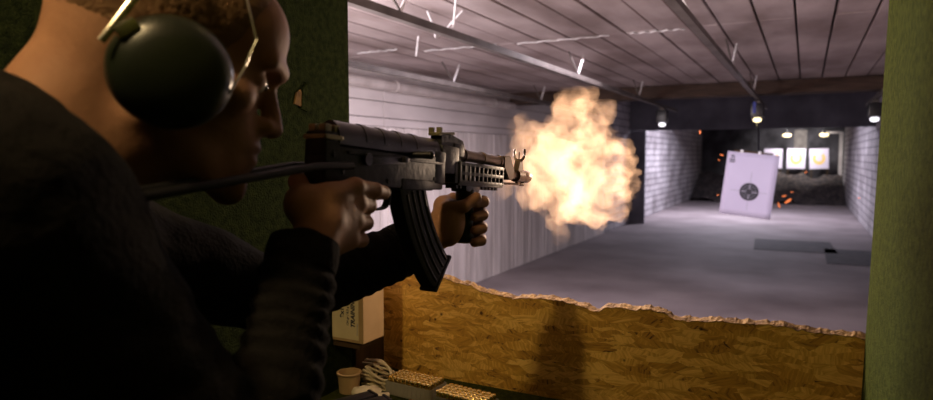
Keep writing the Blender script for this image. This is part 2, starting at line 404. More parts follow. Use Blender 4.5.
# beam, baffle
bm = BM(); add_box(bm, ((XL+XR)/2, 8.2, 2.365), (XR-XL, 0.3, 0.15), bevel=0.01)
struct(obj('trim_1', bm, M['beam']), 'brown timber beam across the ceiling', 'beam')
bm = BM(); add_box(bm, ((XL+XR)/2, 8.42, 2.79), (XR-XL, 0.1, 0.7))
struct(obj('trim_2', bm, M['baffle']), 'dark board above the beam', 'panel')
bm = BM(); add_box(bm, ((XL+XR)/2-0.01, 15, 2.63), (XR-XL+0.06, 0.05, 0.94)); bf = tag(obj('bullet_baffle', bm, M['baffle']), 'wide dark blue grey baffle hanging across the range above the targets', 'baffle')
for xx in (-3.0, -1.9, -0.75, -0.1, 0.7):
    bm = BM(); add_box(bm, (xx, 14.965, 2.6), (0.05, 0.02, 0.86)); obj('batten', bm, M['baffle'], bf)
bm = BM(); add_box(bm, (-3.47, 15.1, 1.08), (0.34, 0.06, 2.16)); tag(obj('side_light_block', bm, M['baffle']), 'narrow upright dark panel added against the left brick wall to stop far light, right of the flame', 'baffle')  # added upright: stops far light and darkens this strip of wall
# far brown lintel
bm = BM(); add_box(bm, (-1.21, 20, 2.76), (XR-XL, 0.1, 0.68)); tag(obj('bullet_baffle', bm, M['baffle']), 'second dark baffle, farther back near the lit bulbs', 'baffle')

# flat rectangles darker than the concrete around them
for i, (cx, cy, sx, sy, rz, lb) in enumerate([(-0.15, 12.6, 1.25, 1.5, 0.05, 'dark flat rectangle on the range floor, left one of two'), (0.72, 11.6, 0.8, 1.7, 0.0, 'dark flat rectangle on the range floor beside the right wall')]):
    bm = BM(); add_box(bm, (0, 0, 0.004), (sx, sy, 0.008), bevel=0.002, seg=1); o = obj('floor_piece', bm, M['concrete_patch']); o.location = (cx, cy, 0); o.rotation_euler = (0, 0, rz)
    tag(o, lb, 'floor plate', 'dark floor patches')

# pipe along left wall
t = thing('wall_pipe', 'thick cream pipe running along the top of the left wall', 'pipe', (XL+0.07, 0, 2.26))
bm = BM(); add_cyl(bm, (0, -1.4, 0), (0, 8.0, 0), 0.048, seg=20); obj('pipe', bm, M['pipe'], t, True)
for y in (0.6, 2.9, 5.2, 7.4):
    bm = BM(); add_lathe(bm, [(0.05, -0.02), (0.056, -0.016), (0.056, 0.016), (0.05, 0.02)], 20, xf((0, y, 0), (R(90), 0, 0))); add_box(bm, (-0.045, y, 0), (0.05, 0.03, 0.03)); obj('pipe_clamp', bm, M['pipe'], t, True)

# target rails with carriages
def make_rail(x, label):
    t = thing('target_rail', label, 'rail', (x, 0, 2.25), group='overhead target rails')
    bm = BM(); add_box(bm, (0, 4.2, 0), (0.028, 11.2, 0.036), bevel=0.004); obj('rail_bar', bm, M['rail'], t)
    bm = BM(); add_box(bm, (0, 4.2, -0.021), (0.042, 11.2, 0.007)); obj('lower_flange', bm, M['rail'], t)
    for k, y in enumerate((0.4, 2.55, 5.2, 7.4)):
        s = 0.16
        bm = BM(); add_tube(bm, [(0, y, 0.02), (0.02, y+s*0.5, 0.185)], 0.009, 8); obj('hanger', bm, M['whitepl'], t, True)
        bm = BM(); add_tube(bm, [(0, y, 0.02), (-0.03, y-s, 0.185)], 0.007, 8); obj('hanger', bm, M['rail'], t, True)
    return t
make_rail(-2.89, 'long grey target rail nearest the left wall pipe')
make_rail(-1.70, 'long grey target rail crossing above the flame')
make_rail(-0.51, 'long grey target rail leading to the hanging paper target')
make_rail(0.67, 'short visible target rail near the right wall')
def carriage(x, y, lab, lit, blue=False):
    t = thing('target_carriage', lab, 'target carriage', (x, y, 2.2), group='target carriages')
    bm = BM(); add_box(bm, (0, 0, -0.09), (0.14, 0.16, 0.16), bevel=0.015); obj('housing', bm, M['black'], t, True)
    for sy in (-0.05, 0.05):
        bm = BM(); add_cyl(bm, (-0.03, sy, 0.005), (0.03, sy, 0.005), 0.022, seg=14); obj('wheel', bm, M['rail'], t, True)
    bm = BM(); add_lathe(bm, [(0.035, 0), (0.048, -0.02), (0.04, -0.04), (0.015, -0.05)], 18, xf((0, -0.0, -0.175)))
    obj('bulb', bm, lit, t, True)
    if blue:
        bm = BM(); add_box(bm, (-0.03, -0.083, -0.06), (0.03, 0.006, 0.13)); obj('blue_tape', bm, M['bluetape'], t)
    return t
c1 = carriage(-1.7, 8.75, 'black target carriage with a glowing white bulb above the left brick wall', M['bulbwhite'])
c2 = carriage(-0.51, 8.1, 'black target carriage with blue tape above the big paper target', M['lampglow'], True)
c3 = carriage(0.67, 8.6, 'target carriage with a white bulb close to the right wall', M['bulbwhite'])

# white seam filler pieces on the ceiling
for i, (x0, x1, y, lab) in enumerate([(-3.3, -2.9, 4.3, 'white filler strip on the ceiling seam above the left wall'), (-2.75, -2.1, 4.46, 'long white filler strip on the ceiling seam left of the flame'), (-1.95, -1.25, 4.5, 'white filler strip on the ceiling seam above the flame'), (-1.1, -0.75, 4.5, 'white filler strip on the ceiling seam beside the middle rail')]):
    bm = BM(); n = 14; pts = [(x0+(x1-x0)*k/n, y+0.02*math.sin(k*2.1+i), ZC-0.004) for k in range(n+1)]
    add_tube(bm, pts, [0.006+0.007*abs(math.sin(k*1.7+i)) for k in range(n+1)], 8, flat=0.5)
    tag(obj('seam_filler', bm, M['whitepl'], None, True), lab, 'filler strip', 'seam filler strips')
for i, (pts, lab) in enumerate([([(-1.62, 2.95, 2.44), (-1.66, 3.0, 2.33), (-1.7, 3.05, 2.26)], 'thin white cable dropping from ceiling to rail, left of the flame'),
      ([(-2.45, 3.9, 2.44), (-2.47, 3.9, 2.3)], 'short white stub hanging from the ceiling seam'),
      ([(-0.6, 3.3, 2.44), (-0.56, 3.35, 2.36), (-0.52, 3.38, 2.27)], 'thin white cable hanging beside the middle rail'),
      ([(-1.985, 3.26, 2.44), (-1.93, 3.25, 2.33), (-1.95, 3.32, 2.30), (-1.80, 3.35, 2.44)], 'looped white cable under the upper left ceiling boards')]):
    bm = BM(); add_tube(bm, catmull(pts, 5), 0.006, 8); tag(obj('loose_cable', bm, M['whitepl'], None, True), lab, 'cable', 'loose white cables')

# ------------------------------------------------------------------ far end
def small_target(x, lab, rot=0.0):
    t = thing('silhouette_target', lab, 'target', (x, 25.9, 1.12), (0, rot, 0), 'lit targets at the far end')
    bm = BM(); add_box(bm, (0, 0, 0.35), (0.60, 0.012, 0.72)); obj('sheet', bm, M['paper'], t)
    bm = BM(); add_lathe(bm, [(0.10, 0), (0.10, 0.006), (0.19, 0.006), (0.19, 0)], 28, xf((0.0, -0.008, 0.34), (R(90), 0, 0)) @ Matrix.Diagonal((1, 1.05, 1, 1)))
    b2 = BM(); 
    # ring and a head shape in yellow print
    bm.free(); bm = b2
    for k in range(28):
        a0, a1 = 2*PI*k/28, 2*PI*(k+1)/28
        if 0.25*PI < (a0 % (2*PI)) < 0.75*PI: continue
        vs = [bm.verts.new((r*math.cos(a), -0.009, 0.36+r*1.1*math.sin(a))) for r, a in ((0.10, a0), (0.2, a0), (0.2, a1), (0.10, a1))]
        bm.faces.new(vs)
    obj('printed_figure', bm, M['ink_yellow'], t)
    bm = BM(); add_box(bm, (-0.25, 0.03, -0.5), (0.03, 0.03, 1.25)); add_box(bm, (0.25, 0.03, -0.5), (0.03, 0.03, 1.25)); obj('stand', bm, M['wooddark'], t)
small_target(-1.06, 'far lit white target, half hidden behind the big paper target')
small_target(-0.32, 'middle of the three lit white targets at the far end', 0.01)
small_target(0.42, 'rightmost of the three lit white targets at the far end', -0.04)
for x, lab in ((-0.63, 'small glowing bulb above the middle far target'), (0.53, 'small glowing bulb above the right far target')):
    t = thing('ceiling_bulb', lab, 'lamp', (x, 25.6, 2.3), group='bulbs at the far end')
    bm = BM(); add_ell(bm, (0, 0, 0), (0.15, 0.1, 0.07), sub=2); obj('bulb', bm, M['lampglow'], t, 'all')
    bm = BM(); add_cyl(bm, (0, 0.0, 0.05), (0, 0, 0.8), 0.03); add_cyl(bm, (0, 0, 0.03), (0, 0, 0.12), 0.08, 0.05); obj('holder', bm, M['black'], t)
t = thing('pipe_frame', 'pale upright pipe frame beside the right far target', 'frame', (1.06, 25.7, 0))
bm = BM(); add_box(bm, (0, 0, 1.2), (0.12, 0.08, 2.4), bevel=0.01); obj('upright', bm, M['pipe'], t)
bm = BM(); add_box(bm, (-0.33, 0, 2.38), (0.55, 0.08, 0.07), bevel=0.01); obj('crossbar', bm, M['pipe'], t)
bm = BM(); nx, ny = 70, 26
g = [[None]*(ny+1) for _ in range(nx+1)]
for i in range(nx+1):
    for j in range(ny+1):
        u, v = i/nx, j/ny; X = XL+0.05+(XR-XL-0.1)*u; Y = 23.3+2.25*v
        h = 0.85*v**1.3+0.22*noise.fractal(Vector((X*1.6, Y*1.6, 0)), 1, 2, 5)+0.05
        if i in (0, nx): pass
        g[i][j] = bm.verts.new((X, Y, max(0.0, h)))
for i in range(nx):
    for j in range(ny): bm.faces.new((g[i][j], g[i+1][j], g[i+1][j+1], g[i][j+1]))
rb = obj('rubble_heap', bm, M['rubble'], None, 'all'); tag(rb, 'dark heap of shredded rubber in front of the far backstop', 'rubble', kind='stuff')
# ------------------------------------------------------------------ big paper target
t = thing('paper_target', 'large white paper target with a round dark bullseye hanging from the middle rail', 'target', (-0.549, 7.7, 1.27), (R(-3), R(6.2), R(4)))
W, Hh = 0.525, 0.70
bm = BM()
nx, ny = 8, 10; g = [[None]*(ny+1) for _ in range(nx+1)]
for i in range(nx+1):
    for j in range(ny+1):
        u, v = i/nx-0.5, j/ny-0.5
        g[i][j] = bm.verts.new((u*W, 0.012*math.cos(u*3.0)-0.012, v*Hh))
for i in range(nx):
    for j in range(ny): bm.faces.new((g[i][j], g[i+1][j], g[i+1][j+1], g[i][j+1]))
o = obj('sheet', bm, M['paper'], t, 'all'); md = o.modifiers.new('s', 'SOLIDIFY'); md.thickness = 0.003
yf = -0.0055
def yfx(x): return 0.012*math.cos(x/W*3.0)-0.012-0.0042
CX, CZ = 0.012, -0.075
bm = BM(); add_cyl(bm, (CX, yf-0.001, CZ), (CX, yf+0.004, CZ), 0.098, seg=40); obj('bullseye', bm, M['ink'], t)
bm = BM()
for rr in (0.035, 0.066):
    for k in range(36):
        a0, a1 = 2*PI*k/36, 2*PI*(k+0.8)/36
        bm.faces.new([bm.verts.new((CX+r*math.cos(a), yf-0.0025, CZ+r*math.sin(a))) for r, a in ((rr, a0), (rr+0.003, a0), (rr+0.003, a1), (rr, a1))])
for a in range(4):
    c, s = math.cos(a*PI/2), math.sin(a*PI/2)
    add_box(bm, (CX+c*0.055, yf-0.0025, CZ+s*0.055), (0.05 if c*c > .5 else 0.008, 0.001, 0.05 if s*s > .5 else 0.008))
obj('scoring_rings', bm, M['ink_grey'], t)
for c_, s_ in (((CX, yf-0.001, CZ+0.16), (0.005, 0.001, 0.12)), ((CX, yf-0.001, CZ-0.15), (0.005, 0.001, 0.10)), ((CX-0.155, yfx(-0.145)-0.0002, CZ), (0.11, 0.001, 0.005)), ((CX+0.155, yfx(0.167)-0.0002, CZ), (0.11, 0.001, 0.005))):
    bm = BM(); add_box(bm, c_, s_); obj('crosshair_line', bm, M['ink_grey'], t)
bm = BM()
for (x, z, w, h) in [(-0.205, 0.305, 0.035, 0.014), (-0.20, 0.285, 0.045, 0.010), (-0.205, 0.258, 0.060, 0.015), (-0.205, 0.236, 0.055, 0.012)]:
    bm.free(); bm = BM(); add_box(bm, (x, yfx(x), z), (w, 0.002, h)); obj('printed_mark', bm, M['ink'], t); bm = BM()
add_box(bm, (0.05, yf-0.001, 0.315), (0.24, 0.001, 0.003)); obj('printed_mark', bm, M['ink_grey'], t)
bm = BM(); add_box(bm, (0, 0.012, 0.355), (0.40, 0.02, 0.03), bevel=0.004); obj('clamp_bar', bm, M['wooddark'], t)
for x in (-0.12, 0.06):
    bm = BM(); add_box(bm, (x, -0.004, 0.36), (0.03, 0.03, 0.035), bevel=0.005); obj('clip', bm, M['whitepl'], t)
bm = BM(); add_tube(bm, [(0.05, 0.03, 0.36), (0.02, 0.16, 0.60), (-0.02, 0.385, 0.72)], 0.010, 8); obj('hanger_rod', bm, M['black'], t, True)

# sparks
sp = [(700, 132, 5.0, 0.03, 90), (722, 155, 5.0, 0.028, -20), (719, 160, 6.0, 0.02, -30), (718, 195, 5.0, 0.018, 30), (859, 198, 6.0, 0.022, 10), (788, 201, 9.0, 0.10, 35), (779, 205, 9.0, 0.075, -70), (784, 196, 9.0, 0.06, 10), (792, 192, 9.0, 0.04, 0), (806, 172, 8.0, 0.03, 45)]
def ray(px, py):
    p, yw = R(4.02), R(27.9); x = (px-466.5)/640; z = -(py-200)/640
    y2 = math.cos(p)+z*math.sin(p); z2 = -math.sin(p)+z*math.cos(p)
    return Vector((x*math.cos(yw)-y2*math.sin(yw), x*math.sin(yw)+y2*math.cos(yw), z2))
splab = ['upright orange spark in the dark above the left brick wall', 'slanted orange spark by the top left corner of the paper target', 'faint orange spark just left of the paper target', 'small orange spark low at the left edge of the paper target', 'single orange spark in front of the right brick wall',
         'largest orange spark in the cluster right of the paper target', 'lowest orange spark in the cluster right of the paper target', 'middle orange spark in the cluster right of the paper target', 'thin orange spark topmost of the cluster right of the paper target', 'faint orange spark under the far lit targets']
for (px, py, Yd, L_, ang), lb in zip(sp, splab):
    r = ray(px, py); P = Vector((0, 0, 1.6))+r*(Yd/r.y)
    bm = BM(); add_ell(bm, (0, 0, 0), (L_*0.5, L_*0.12, L_*0.14), sub=2)
    for v in bm.verts: v.co += 0.25*L_*0.3*noise.noise_vector(v.co*40)
    o = obj('spark', bm, M['spark'], None, 'all'); o.location = P; o.rotation_euler = (0, -R(ang), R(20)); tag(o, lb, 'spark', 'flying sparks')

# ------------------------------------------------------------------ booth
XP = -1.0
bm = BM(); add_box(bm, (XP-0.04, 0.0, ZC/2), (0.08, 2.548, ZC-0.004), bevel=0.008)
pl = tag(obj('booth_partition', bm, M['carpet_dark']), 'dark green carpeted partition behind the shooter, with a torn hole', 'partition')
bm = BM(); add_prism(bm, [(1.075, 1.712), (1.083, 1.737), (1.095, 1.745), (1.112, 1.715), (1.10, 1.707)], 'x', XP-0.004, XP+0.004)
obj('torn_foam', bm, M['foam'], pl)
bm = BM(); add_prism(bm, [(1.096, 1.702), (1.10, 1.747), (1.118, 1.762), (1.128, 1.709), (1.115, 1.697)], 'x', XP-0.004, XP+0.006); obj('torn_flap', bm, M['carpet_dark'], pl)
bm = BM(); add_box(bm, (XP-0.035, 1.337, 0.625), (0.085, 0.124, 1.25), bevel=0.003)
tag(obj('corner_post', bm, M['wooddark']), 'dark brown wooden post where the chipboard meets the left partition', 'post')
bm = BM(); add_box(bm, (0, 0, ZC/2-0.0), (0.09, 3.0, ZC-0.01), bevel=0.012)
o = tag(obj('booth_partition', bm, M['carpet']), 'olive green carpeted partition at the right edge of the photo', 'partition'); o.location = (0.128, -0.09, 0.0); o.rotation_euler = (0, R(1.23), 0)
# OSB front panel with torn upper edge
top = [(-0.996, 1.262), (-0.963, 1.281), (-0.909, 1.291), (-0.863, 1.29), (-0.803, 1.29), (-0.76, 1.279), (-0.731, 1.279), (-0.703, 1.266), (-0.662, 1.263), (-0.622, 1.257), (-0.57, 1.263), (-0.52, 1.266), (-0.483, 1.263), (-0.459, 1.26), (-0.435, 1.256), (-0.416, 1.249), (-0.405, 1.248), (-0.389, 1.261), (-0.355, 1.265), (-0.322, 1.262), (-0.289, 1.268), (-0.272, 1.265), (-0.258, 1.263), (-0.243, 1.254), (-0.226, 1.251), (-0.186, 1.254), (-0.147, 1.259), (-0.108, 1.259), (-0.062, 1.263), (-0.017, 1.263), (0.009, 1.258), (0.035, 1.259), (0.052, 1.258), (0.077, 1.259), (0.108, 1.257)]
def ztop(x):
    for (a, b), (c, d) in zip(top, top[1:]):
        if x <= c: return b+(d-b)*(x-a)/(c-a)
    return top[-1][1]
n = 330; xs = [-0.998+(1.122)*k/n for k in range(n+1)]
bm = BM(); F = []; B = []
for x in xs:
    z = ztop(x)+0.0035*noise.fractal(Vector((x*60, 0, 0)), 0.8, 2, 4)-0.003
    zb = ztop(x)+0.005*noise.fractal(Vector((x*45, 5, 0)), 0.8, 2, 4)+0.002
    F.append((x, 1.400, z)); B.append((x, 1.418, zb))
fv = [bm.verts.new(p) for p in F]; bv = [bm.verts.new(p) for p in B]
f0 = [bm.verts.new((x, 1.400, 0.0)) for x in xs]; b0 = [bm.verts.new((x, 1.418, 0.0)) for x in xs]
for k in range(n):
    bm.faces.new((f0[k], f0[k+1], fv[k+1], fv[k])); bm.faces.new((b0[k+1], b0[k], bv[k], bv[k+1])); bm.faces.new((f0[k+1], f0[k], b0[k], b0[k+1]))
bm.faces.new((f0[0], fv[0], bv[0], b0[0])); bm.faces.new((f0[n], b0[n], bv[n], fv[n]))
for k in range(n): bm.faces.new((fv[k], fv[k+1], bv[k+1], bv[k]))
pan = tag(obj('chipboard_panel', bm, M['osb']), 'golden chipboard panel with a torn ragged top edge across the booth front', 'board')
bm = BM(); m_ = 3; rows = []
for j in range(m_+1):
    v = j/m_; rw = []
    for k in range(n+1):
        a, b = Vector(F[k]), Vector(B[k]); p = a.lerp(b, v)
        h = 0.0004+0.0015*abs(noise.noise(Vector((p.x*150, v*7, 3))))*(1 if 0 < j < m_ else 0.5)
        rw.append(bm.verts.new((p.x, p.y-0.0012+0.0024*v, p.z+h)))
    rows.append(rw)
for j in range(m_):
    for k in range(n): bm.faces.new((rows[j][k], rows[j][k+1], rows[j+1][k+1], rows[j+1][k]))
# splinter front fringe
for k in range(n):
    a, b = rows[0][k].co, rows[0][k+1].co
    d = 0.0003+0.0035*abs(noise.noise(Vector((a.x*90, 9, 0))))
    bm.faces.new((rows[0][k], rows[0][k+1], bm.verts.new((b.x, 1.3985, b.z-d)), bm.verts.new((a.x, 1.3985, a.z-d))))
obj('torn_edge', bm, M['osb_edge'], pan, normals=False)
# shelf
ZT = 1.03
t = thing('booth_shelf', 'booth shelf covered with green carpet below the chipboard panel', 'shelf', (0, 0, ZT))
bm = BM(); add_box(bm, (-0.445, 1.195, -0.02), (1.10, 0.40, 0.04), bevel=0.006); obj('shelf_top', bm, M['carpet'], t)
for x in (-0.9, 0.02):
    bm = BM(); add_prism(bm, [(1.395, -0.042), (1.395, -0.3), (1.37, -0.3), (1.06, -0.06), (1.06, -0.042)], 'x', x-0.015, x+0.015); obj('bracket', bm, M['wooddark'], t)

# cartridge trays
cart = thing('cartridge', 'brass cartridge', 'cartridge', (0, 0, -5))
bm = BM(); add_lathe(bm, [(0.0035, -0.030), (0.0045, -0.027), (0.0055, -0.022), (0.0057, -0.003), (0.0050, -0.0022), (0.0050, -0.0014), (0.0058, -0.001), (0.0058, 0.0), (0.0052, 0.0004)], 14); obj('case', bm, M['brass'], cart, True)
bm = BM(); add_lathe(bm, [(0.0024, 0.0002), (0.0024, 0.0007), (0.0018, 0.0010)], 10); obj('primer', bm, M['primer'], cart, True)
first = [cart]
def make_tray(loc, rz, lab, glab, clab, nx, ny):
    p = 0.0126
    t = thing('cartridge_tray', lab, 'tray', loc, (0, 0, rz))
    Wt, Dt, Ht = nx*p+0.004, ny*p+0.004, 0.032
    bm = BM()
    add_box(bm, (0, 0, 0.0015), (Wt, Dt, 0.003))
    for s in (-1, 1):
        add_box(bm, (0, s*(Dt/2-0.0006), Ht/2), (Wt, 0.0012, Ht)); add_box(bm, (s*(Wt/2-0.0006), 0, Ht/2), (0.0012, Dt, Ht))
        for k in range(nx+1): add_box(bm, (-Wt/2+0.002+k*p, s*(Dt/2+0.0004), Ht/2), (0.0016, 0.0014, Ht-0.002))
        for k in range(ny+1): add_box(bm, (s*(Wt/2+0.0004), -Dt/2+0.002+k*p, Ht/2), (0.0014, 0.0016, Ht-0.002))
    obj('tray_shell', bm, M['tray'], t)
    bm = BM()
    for k in range(1, nx): add_box(bm, (-Wt/2+0.002+k*p, 0, Ht/2-0.003), (0.0009, Dt-0.004, Ht-0.008))
    for k in range(1, ny): add_box(bm, (0, -Dt/2+0.002+k*p, Ht/2-0.003), (Wt-0.004, 0.0009, Ht-0.008))
    obj('divider_grid', bm, M['tray'], t)
    c, s = math.cos(rz), math.sin(rz)
    for i in range(nx):
        for j in range(ny):
            lx, ly = -Wt/2+0.002+(i+0.5)*p, -Dt/2+0.002+(j+0.5)*p
            q = Vector((loc[0]+c*lx-s*ly, loc[1]+s*lx+c*ly, loc[2]+0.0435+random.uniform(-0.0008, 0.0008)))
            if first: r = first.pop(); r.location = q; r['label'] = clab; r['group'] = glab
            else: r = dup(cart, q, (random.uniform(-.03, .03), random.uniform(-.03, .03), 0), clab, glab)
make_tray((-0.805, 1.262, ZT), R(-4), 'full tray of brass cartridges on the shelf, left one beside the cream cords', 'cartridges in the left tray', 'brass cartridge standing base up in the left tray', 10, 5)
make_tray((-0.652, 1.228, ZT), R(-6), 'full tray of brass cartridges on the shelf, right one at the photo bottom', 'cartridges in the right tray', 'brass cartridge standing base up in the right tray', 10, 5)
lc = dup(cart, (-0.727, 1.215, ZT+0.035), (R(90), 0, R(70)), 'loose brass cartridge lying between the two cartridge trays'); 
if 'group' in lc: del lc['group']
bm = BM(); add_lathe(bm, [(0.0043, -0.028), (0.0042, -0.036), (0.0032, -0.045), (0.001, -0.053)], 12); obj('bullet', bm, M['copper'], lc, True)
lc.location = (-0.743, 1.195, ZT+0.0062)

# ammunition box on small ledge
bm = BM(); add_box(bm, (-0.957, 1.228, 1.149), (0.080, 0.070, 0.016), bevel=0.002); tag(obj('wall_ledge', bm, M['wooddark']), 'small dark wooden ledge under the cardboard box', 'ledge')
t = thing('ammunition_box', 'cardboard ammunition box with a cream TRAINING label at the left partition', 'box', (-0.947, 1.228, 1.157))
BWX, BWY, BH = 0.092, 0.084, 0.205
bm = BM(); add_box(bm, (0, 0, BH/2), (BWX, BWY, BH), bevel=0.0015, seg=1); obj('carton', bm, M['cardboard'], t)
bm = BM(); add_box(bm, (-0.006, -BWY/2-0.0004, BH/2+0.002), (BWX-0.014, 0.0008, BH-0.012)); lb = obj('paper_label', bm, M['label'], t)
def text(s, size, loc, rot, m, parent, ext=0.0003, shear=0.0, bold=0.0):
    cu = bpy.data.curves.new('lettering', 'FONT'); cu.body = s; cu.size = size; cu.extrude = ext; cu.shear = shear; cu.align_x = 'LEFT'; cu.offset = bold
    o = bpy.data.objects.new('lettering', cu); COL.objects.link(o)
    dg = bpy.context.evaluated_depsgraph_get(); me = bpy.data.meshes.new_from_object(o.evaluated_get(dg))
    bpy.data.objects.remove(o); q = bpy.data.objects.new('lettering', me); COL.objects.link(q); me.materials.clear(); me.materials.append(m)
    q.location = loc; q.rotation_euler = rot; q.parent = parent; return q
yt = -BWY/2-0.001
tr = Matrix.Rotation(R(90), 3, 'X') @ Matrix.Rotation(R(90), 3, 'Z')
e = tr.to_euler()
text('TRAINING', 0.0160, (0.022, yt, 0.036), e, M['ink'], t, shear=0.25, bold=0.0006)
text('124 gr / 8.0 g', 0.0085, (0.004, yt, 0.040), e, M['ink'], t, bold=0.0002)
text('9x19', 0.016, (-0.010, yt, 0.058), e, M['ink'], t, bold=0.0006)
text('50 cartridges', 0.0055, (0.031, yt, 0.020), e, M['ink_grey'], t)

# cords, pouch, small container, black tool on the shelf
def pt(x, y, z=0.0): return (x, y, ZT+z)
cords = thing('cord_bundle', 'tangled bundle of cream cords on the shelf beside the left tray', 'cord', (-0.90, 1.27, ZT))
rnd = random.Random(3)
for k in range(11):
    z0 = 0.006+0.005*k
    a = [(-0.072+rnd.uniform(-.006, .008), 0.012+rnd.uniform(-.012, .012), z0*1.0), (-0.045, rnd.uniform(-.012, .025), z0+rnd.uniform(0, .012)), (-0.01, rnd.uniform(-.02, .02), z0+rnd.uniform(-.002, .01)),
         (0.022+rnd.uniform(-.004, .006), rnd.uniform(-.02, .01), max(.005, z0*0.8)), (0.026, rnd.uniform(-.035, -.02), max(.005, z0*0.5)), (-0.005, rnd.uniform(-.03, -.01), max(.005, z0*0.6)), (-0.05, rnd.uniform(-.03, 0), max(.005, z0*.8))]
    bm = BM(); add_tube(bm, catmull(a, 6), 0.0033, 8, flat=0.8); obj('cord', bm, M['cloth'], cords, True)
pouch = BM(); add_ell(pouch, (0, 0, 0.012), (0.036, 0.026, 0.014), sub=4)
for v in pouch.verts:
    v.co += Vector((0, 0, 0.004*noise.noise(v.co*60))); v.co.z = max(v.co.z, 0.0008)
po = tag(obj('cloth_pouch', pouch, M['whitecloth'], None, 'all'), 'rounded white cloth pouch lying in front of the cream cords', 'pouch'); po.location = (-0.90, 1.195, ZT); po.rotation_euler = (0, 0, R(25))
bm = BM(); add_box(bm, (0, 0, 0.008), (0.034, 0.022, 0.014), bevel=0.005); 
o = tag(obj('folded_tag', bm, M['whitecloth'], None, True), 'small folded cream tag between the pouch and the left tray', 'tag'); o.location = (-0.856, 1.197, ZT); o.rotation_euler = (0, 0, R(35))
bowl = thing('small_tub', 'small yellowish plastic tub at the edge of the sleeve', 'tub', (-0.955, 1.20, ZT))
bm = BM(); add_lathe(bm, [(0.020, 0.0), (0.024, 0.002), (0.027, 0.045), (0.030, 0.047), (0.030, 0.050), (0.025, 0.050), (0.021, 0.008), (0.004, 0.006)], 28); obj('tub_wall', bm, M['cardboard'], bowl, True)
mg = thing('pistol_magazine', 'black pistol magazine at the bottom of the photo beside the sleeve', 'magazine', (-0.845, 1.118, ZT+0.013), (0, 0, R(62)))
bm = BM(); add_box(bm, (0, 0, 0), (0.10, 0.034, 0.022), bevel=0.004); obj('body', bm, M['black'], mg, True)
bm = BM(); add_box(bm, (0.053, 0, 0), (0.008, 0.040, 0.025), bevel=0.003); obj('base_plate', bm, M['black'], mg, True)
mg2 = dup(mg, (-0.888, 1.125, ZT+0.013), (0, 0, R(66)), 'second black pistol magazine, beside the small tub')

# ------------------------------------------------------------------ rifle
gun = thing('assault_rifle', 'black assault rifle with curved magazine held level by the shooter', 'rifle', (-0.51, 0.585, 1.602), (R(-4.2), 0, 0))
G = M['gunblack']
# receiver (y forward, z up, bore at z=0)
bm = BM(); add_box(bm, (0, 0.135, -0.010), (0.033, 0.275, 0.052), bevel=0.003)
add_box(bm, (0, 0.20, -0.030), (0.036, 0.085, 0.016), bevel=0.003); add_box(bm, (0, 0.262, -0.002), (0.036, 0.03, 0.05), bevel=0.003)
for (y, z) in ((0.03, -0.02), (0.245, -0.02), (0.262, 0.006), (0.125, -0.028), (0.012, 0.0)):
    add_cyl(bm, (-0.0185, y, z), (0.0185, y, z), 0.0032, seg=12)
add_box(bm, (0.017, 0.152, 0.004), (0.004, 0.23, 0.004), bevel=0.001)
rec = obj('receiver', bm, G, gun, True)
bm = BM()
prof = [(0.0165*math.cos(a), 0.014+0.0225*math.sin(a)) for a in [PI*k/12 for k in range(13)]]
add_prism(bm, [(x_, z_+0.006) for x_, z_ in prof]+[(-0.0165, 0.01), (0.0165, 0.01)], 'y', 0.022, 0.262)
for y in (0.075, 0.115, 0.155, 0.195):
    pr = [(0.0172*math.cos(a), 0.0205+0.0232*math.sin(a)) for a in [PI*k/12 for k in range(13)]]; add_prism(bm, pr, 'y', y, y+0.012)
tc_ = obj('top_cover', bm, M['gunedge'], gun, True)
bm = BM(); add_box(bm, (0, 0.012, 0.012), (0.030, 0.030, 0.030), bevel=0.003); obj('rear_trunnion', bm, G, gun, True)
for (x, y, z) in ((0.008, 0.005, 0.031), (0.008, 0.022, 0.031), (-0.008, 0.005, 0.031), (-0.008, 0.022, 0.031)):
    bm = BM(); add_box(bm, (x, y, z), (0.010, 0.011, 0.009), bevel=0.0015); obj('tab', bm, M['bronze'], gun)
bm = BM(); add_box(bm, (0, 0.012, 0.020), (0.035, 0.034, 0.006), bevel=0.002); obj('tab', bm, M['bronze'], gun)
bm = BM(); add_box(bm, (0.0195, 0.115, -0.001), (0.003, 0.085, 0.010), rot=(R(4), 0, 0), bevel=0.001); add_cyl(bm, (0.016, 0.075, -0.002), (0.022, 0.075, -0.002), 0.008, seg=18); add_box(bm, (0.0235, 0.155, 0.003), (0.006, 0.010, 0.008), bevel=0.001)
obj('selector_lever', bm, M['gunedge'], gun, True)
bm = BM(); add_cyl(bm, (0.015, 0.185, 0.012), (0.042, 0.190, 0.012), 0.0045, 0.006, seg=14); add_ell(bm, (0.042, 0.190, 0.012), (0.006, 0.0065, 0.0065), sub=2); obj('charging_handle', bm, M['gunedge'], gun, True)
bm = BM(); add_tube(bm, catmull([(0, 0.073, -0.037), (0, 0.077, -0.060), (0, 0.093, -0.066), (0, 0.135, -0.065), (0, 0.147, -0.056), (0, 0.150, -0.038)], 5), 0.006, 10, flat=0.35, up=(0, 0, 1)); obj('trigger_guard', bm, G, gun, True)
bm = BM(); add_tube(bm, catmull([(0, 0.102, -0.035), (0, 0.108, -0.046), (0, 0.104, -0.057)], 4), 0.0035, 8); obj('trigger', bm, M['gunedge'], gun, True)
bm = BM(); add_prism(bm, [(0.030, -0.035), (0.072, -0.035), (0.068, -0.050), (0.054, -0.080), (0.046, -0.110), (0.012, -0.110), (0.016, -0.085), (0.028, -0.055)], 'x', -0.014, 0.014)
bmesh.ops.bevel(bm, geom=bm.edges[:], offset=0.004, segments=3, affect='EDGES'); obj('pistol_grip', bm, M['bakelite'], gun, True)
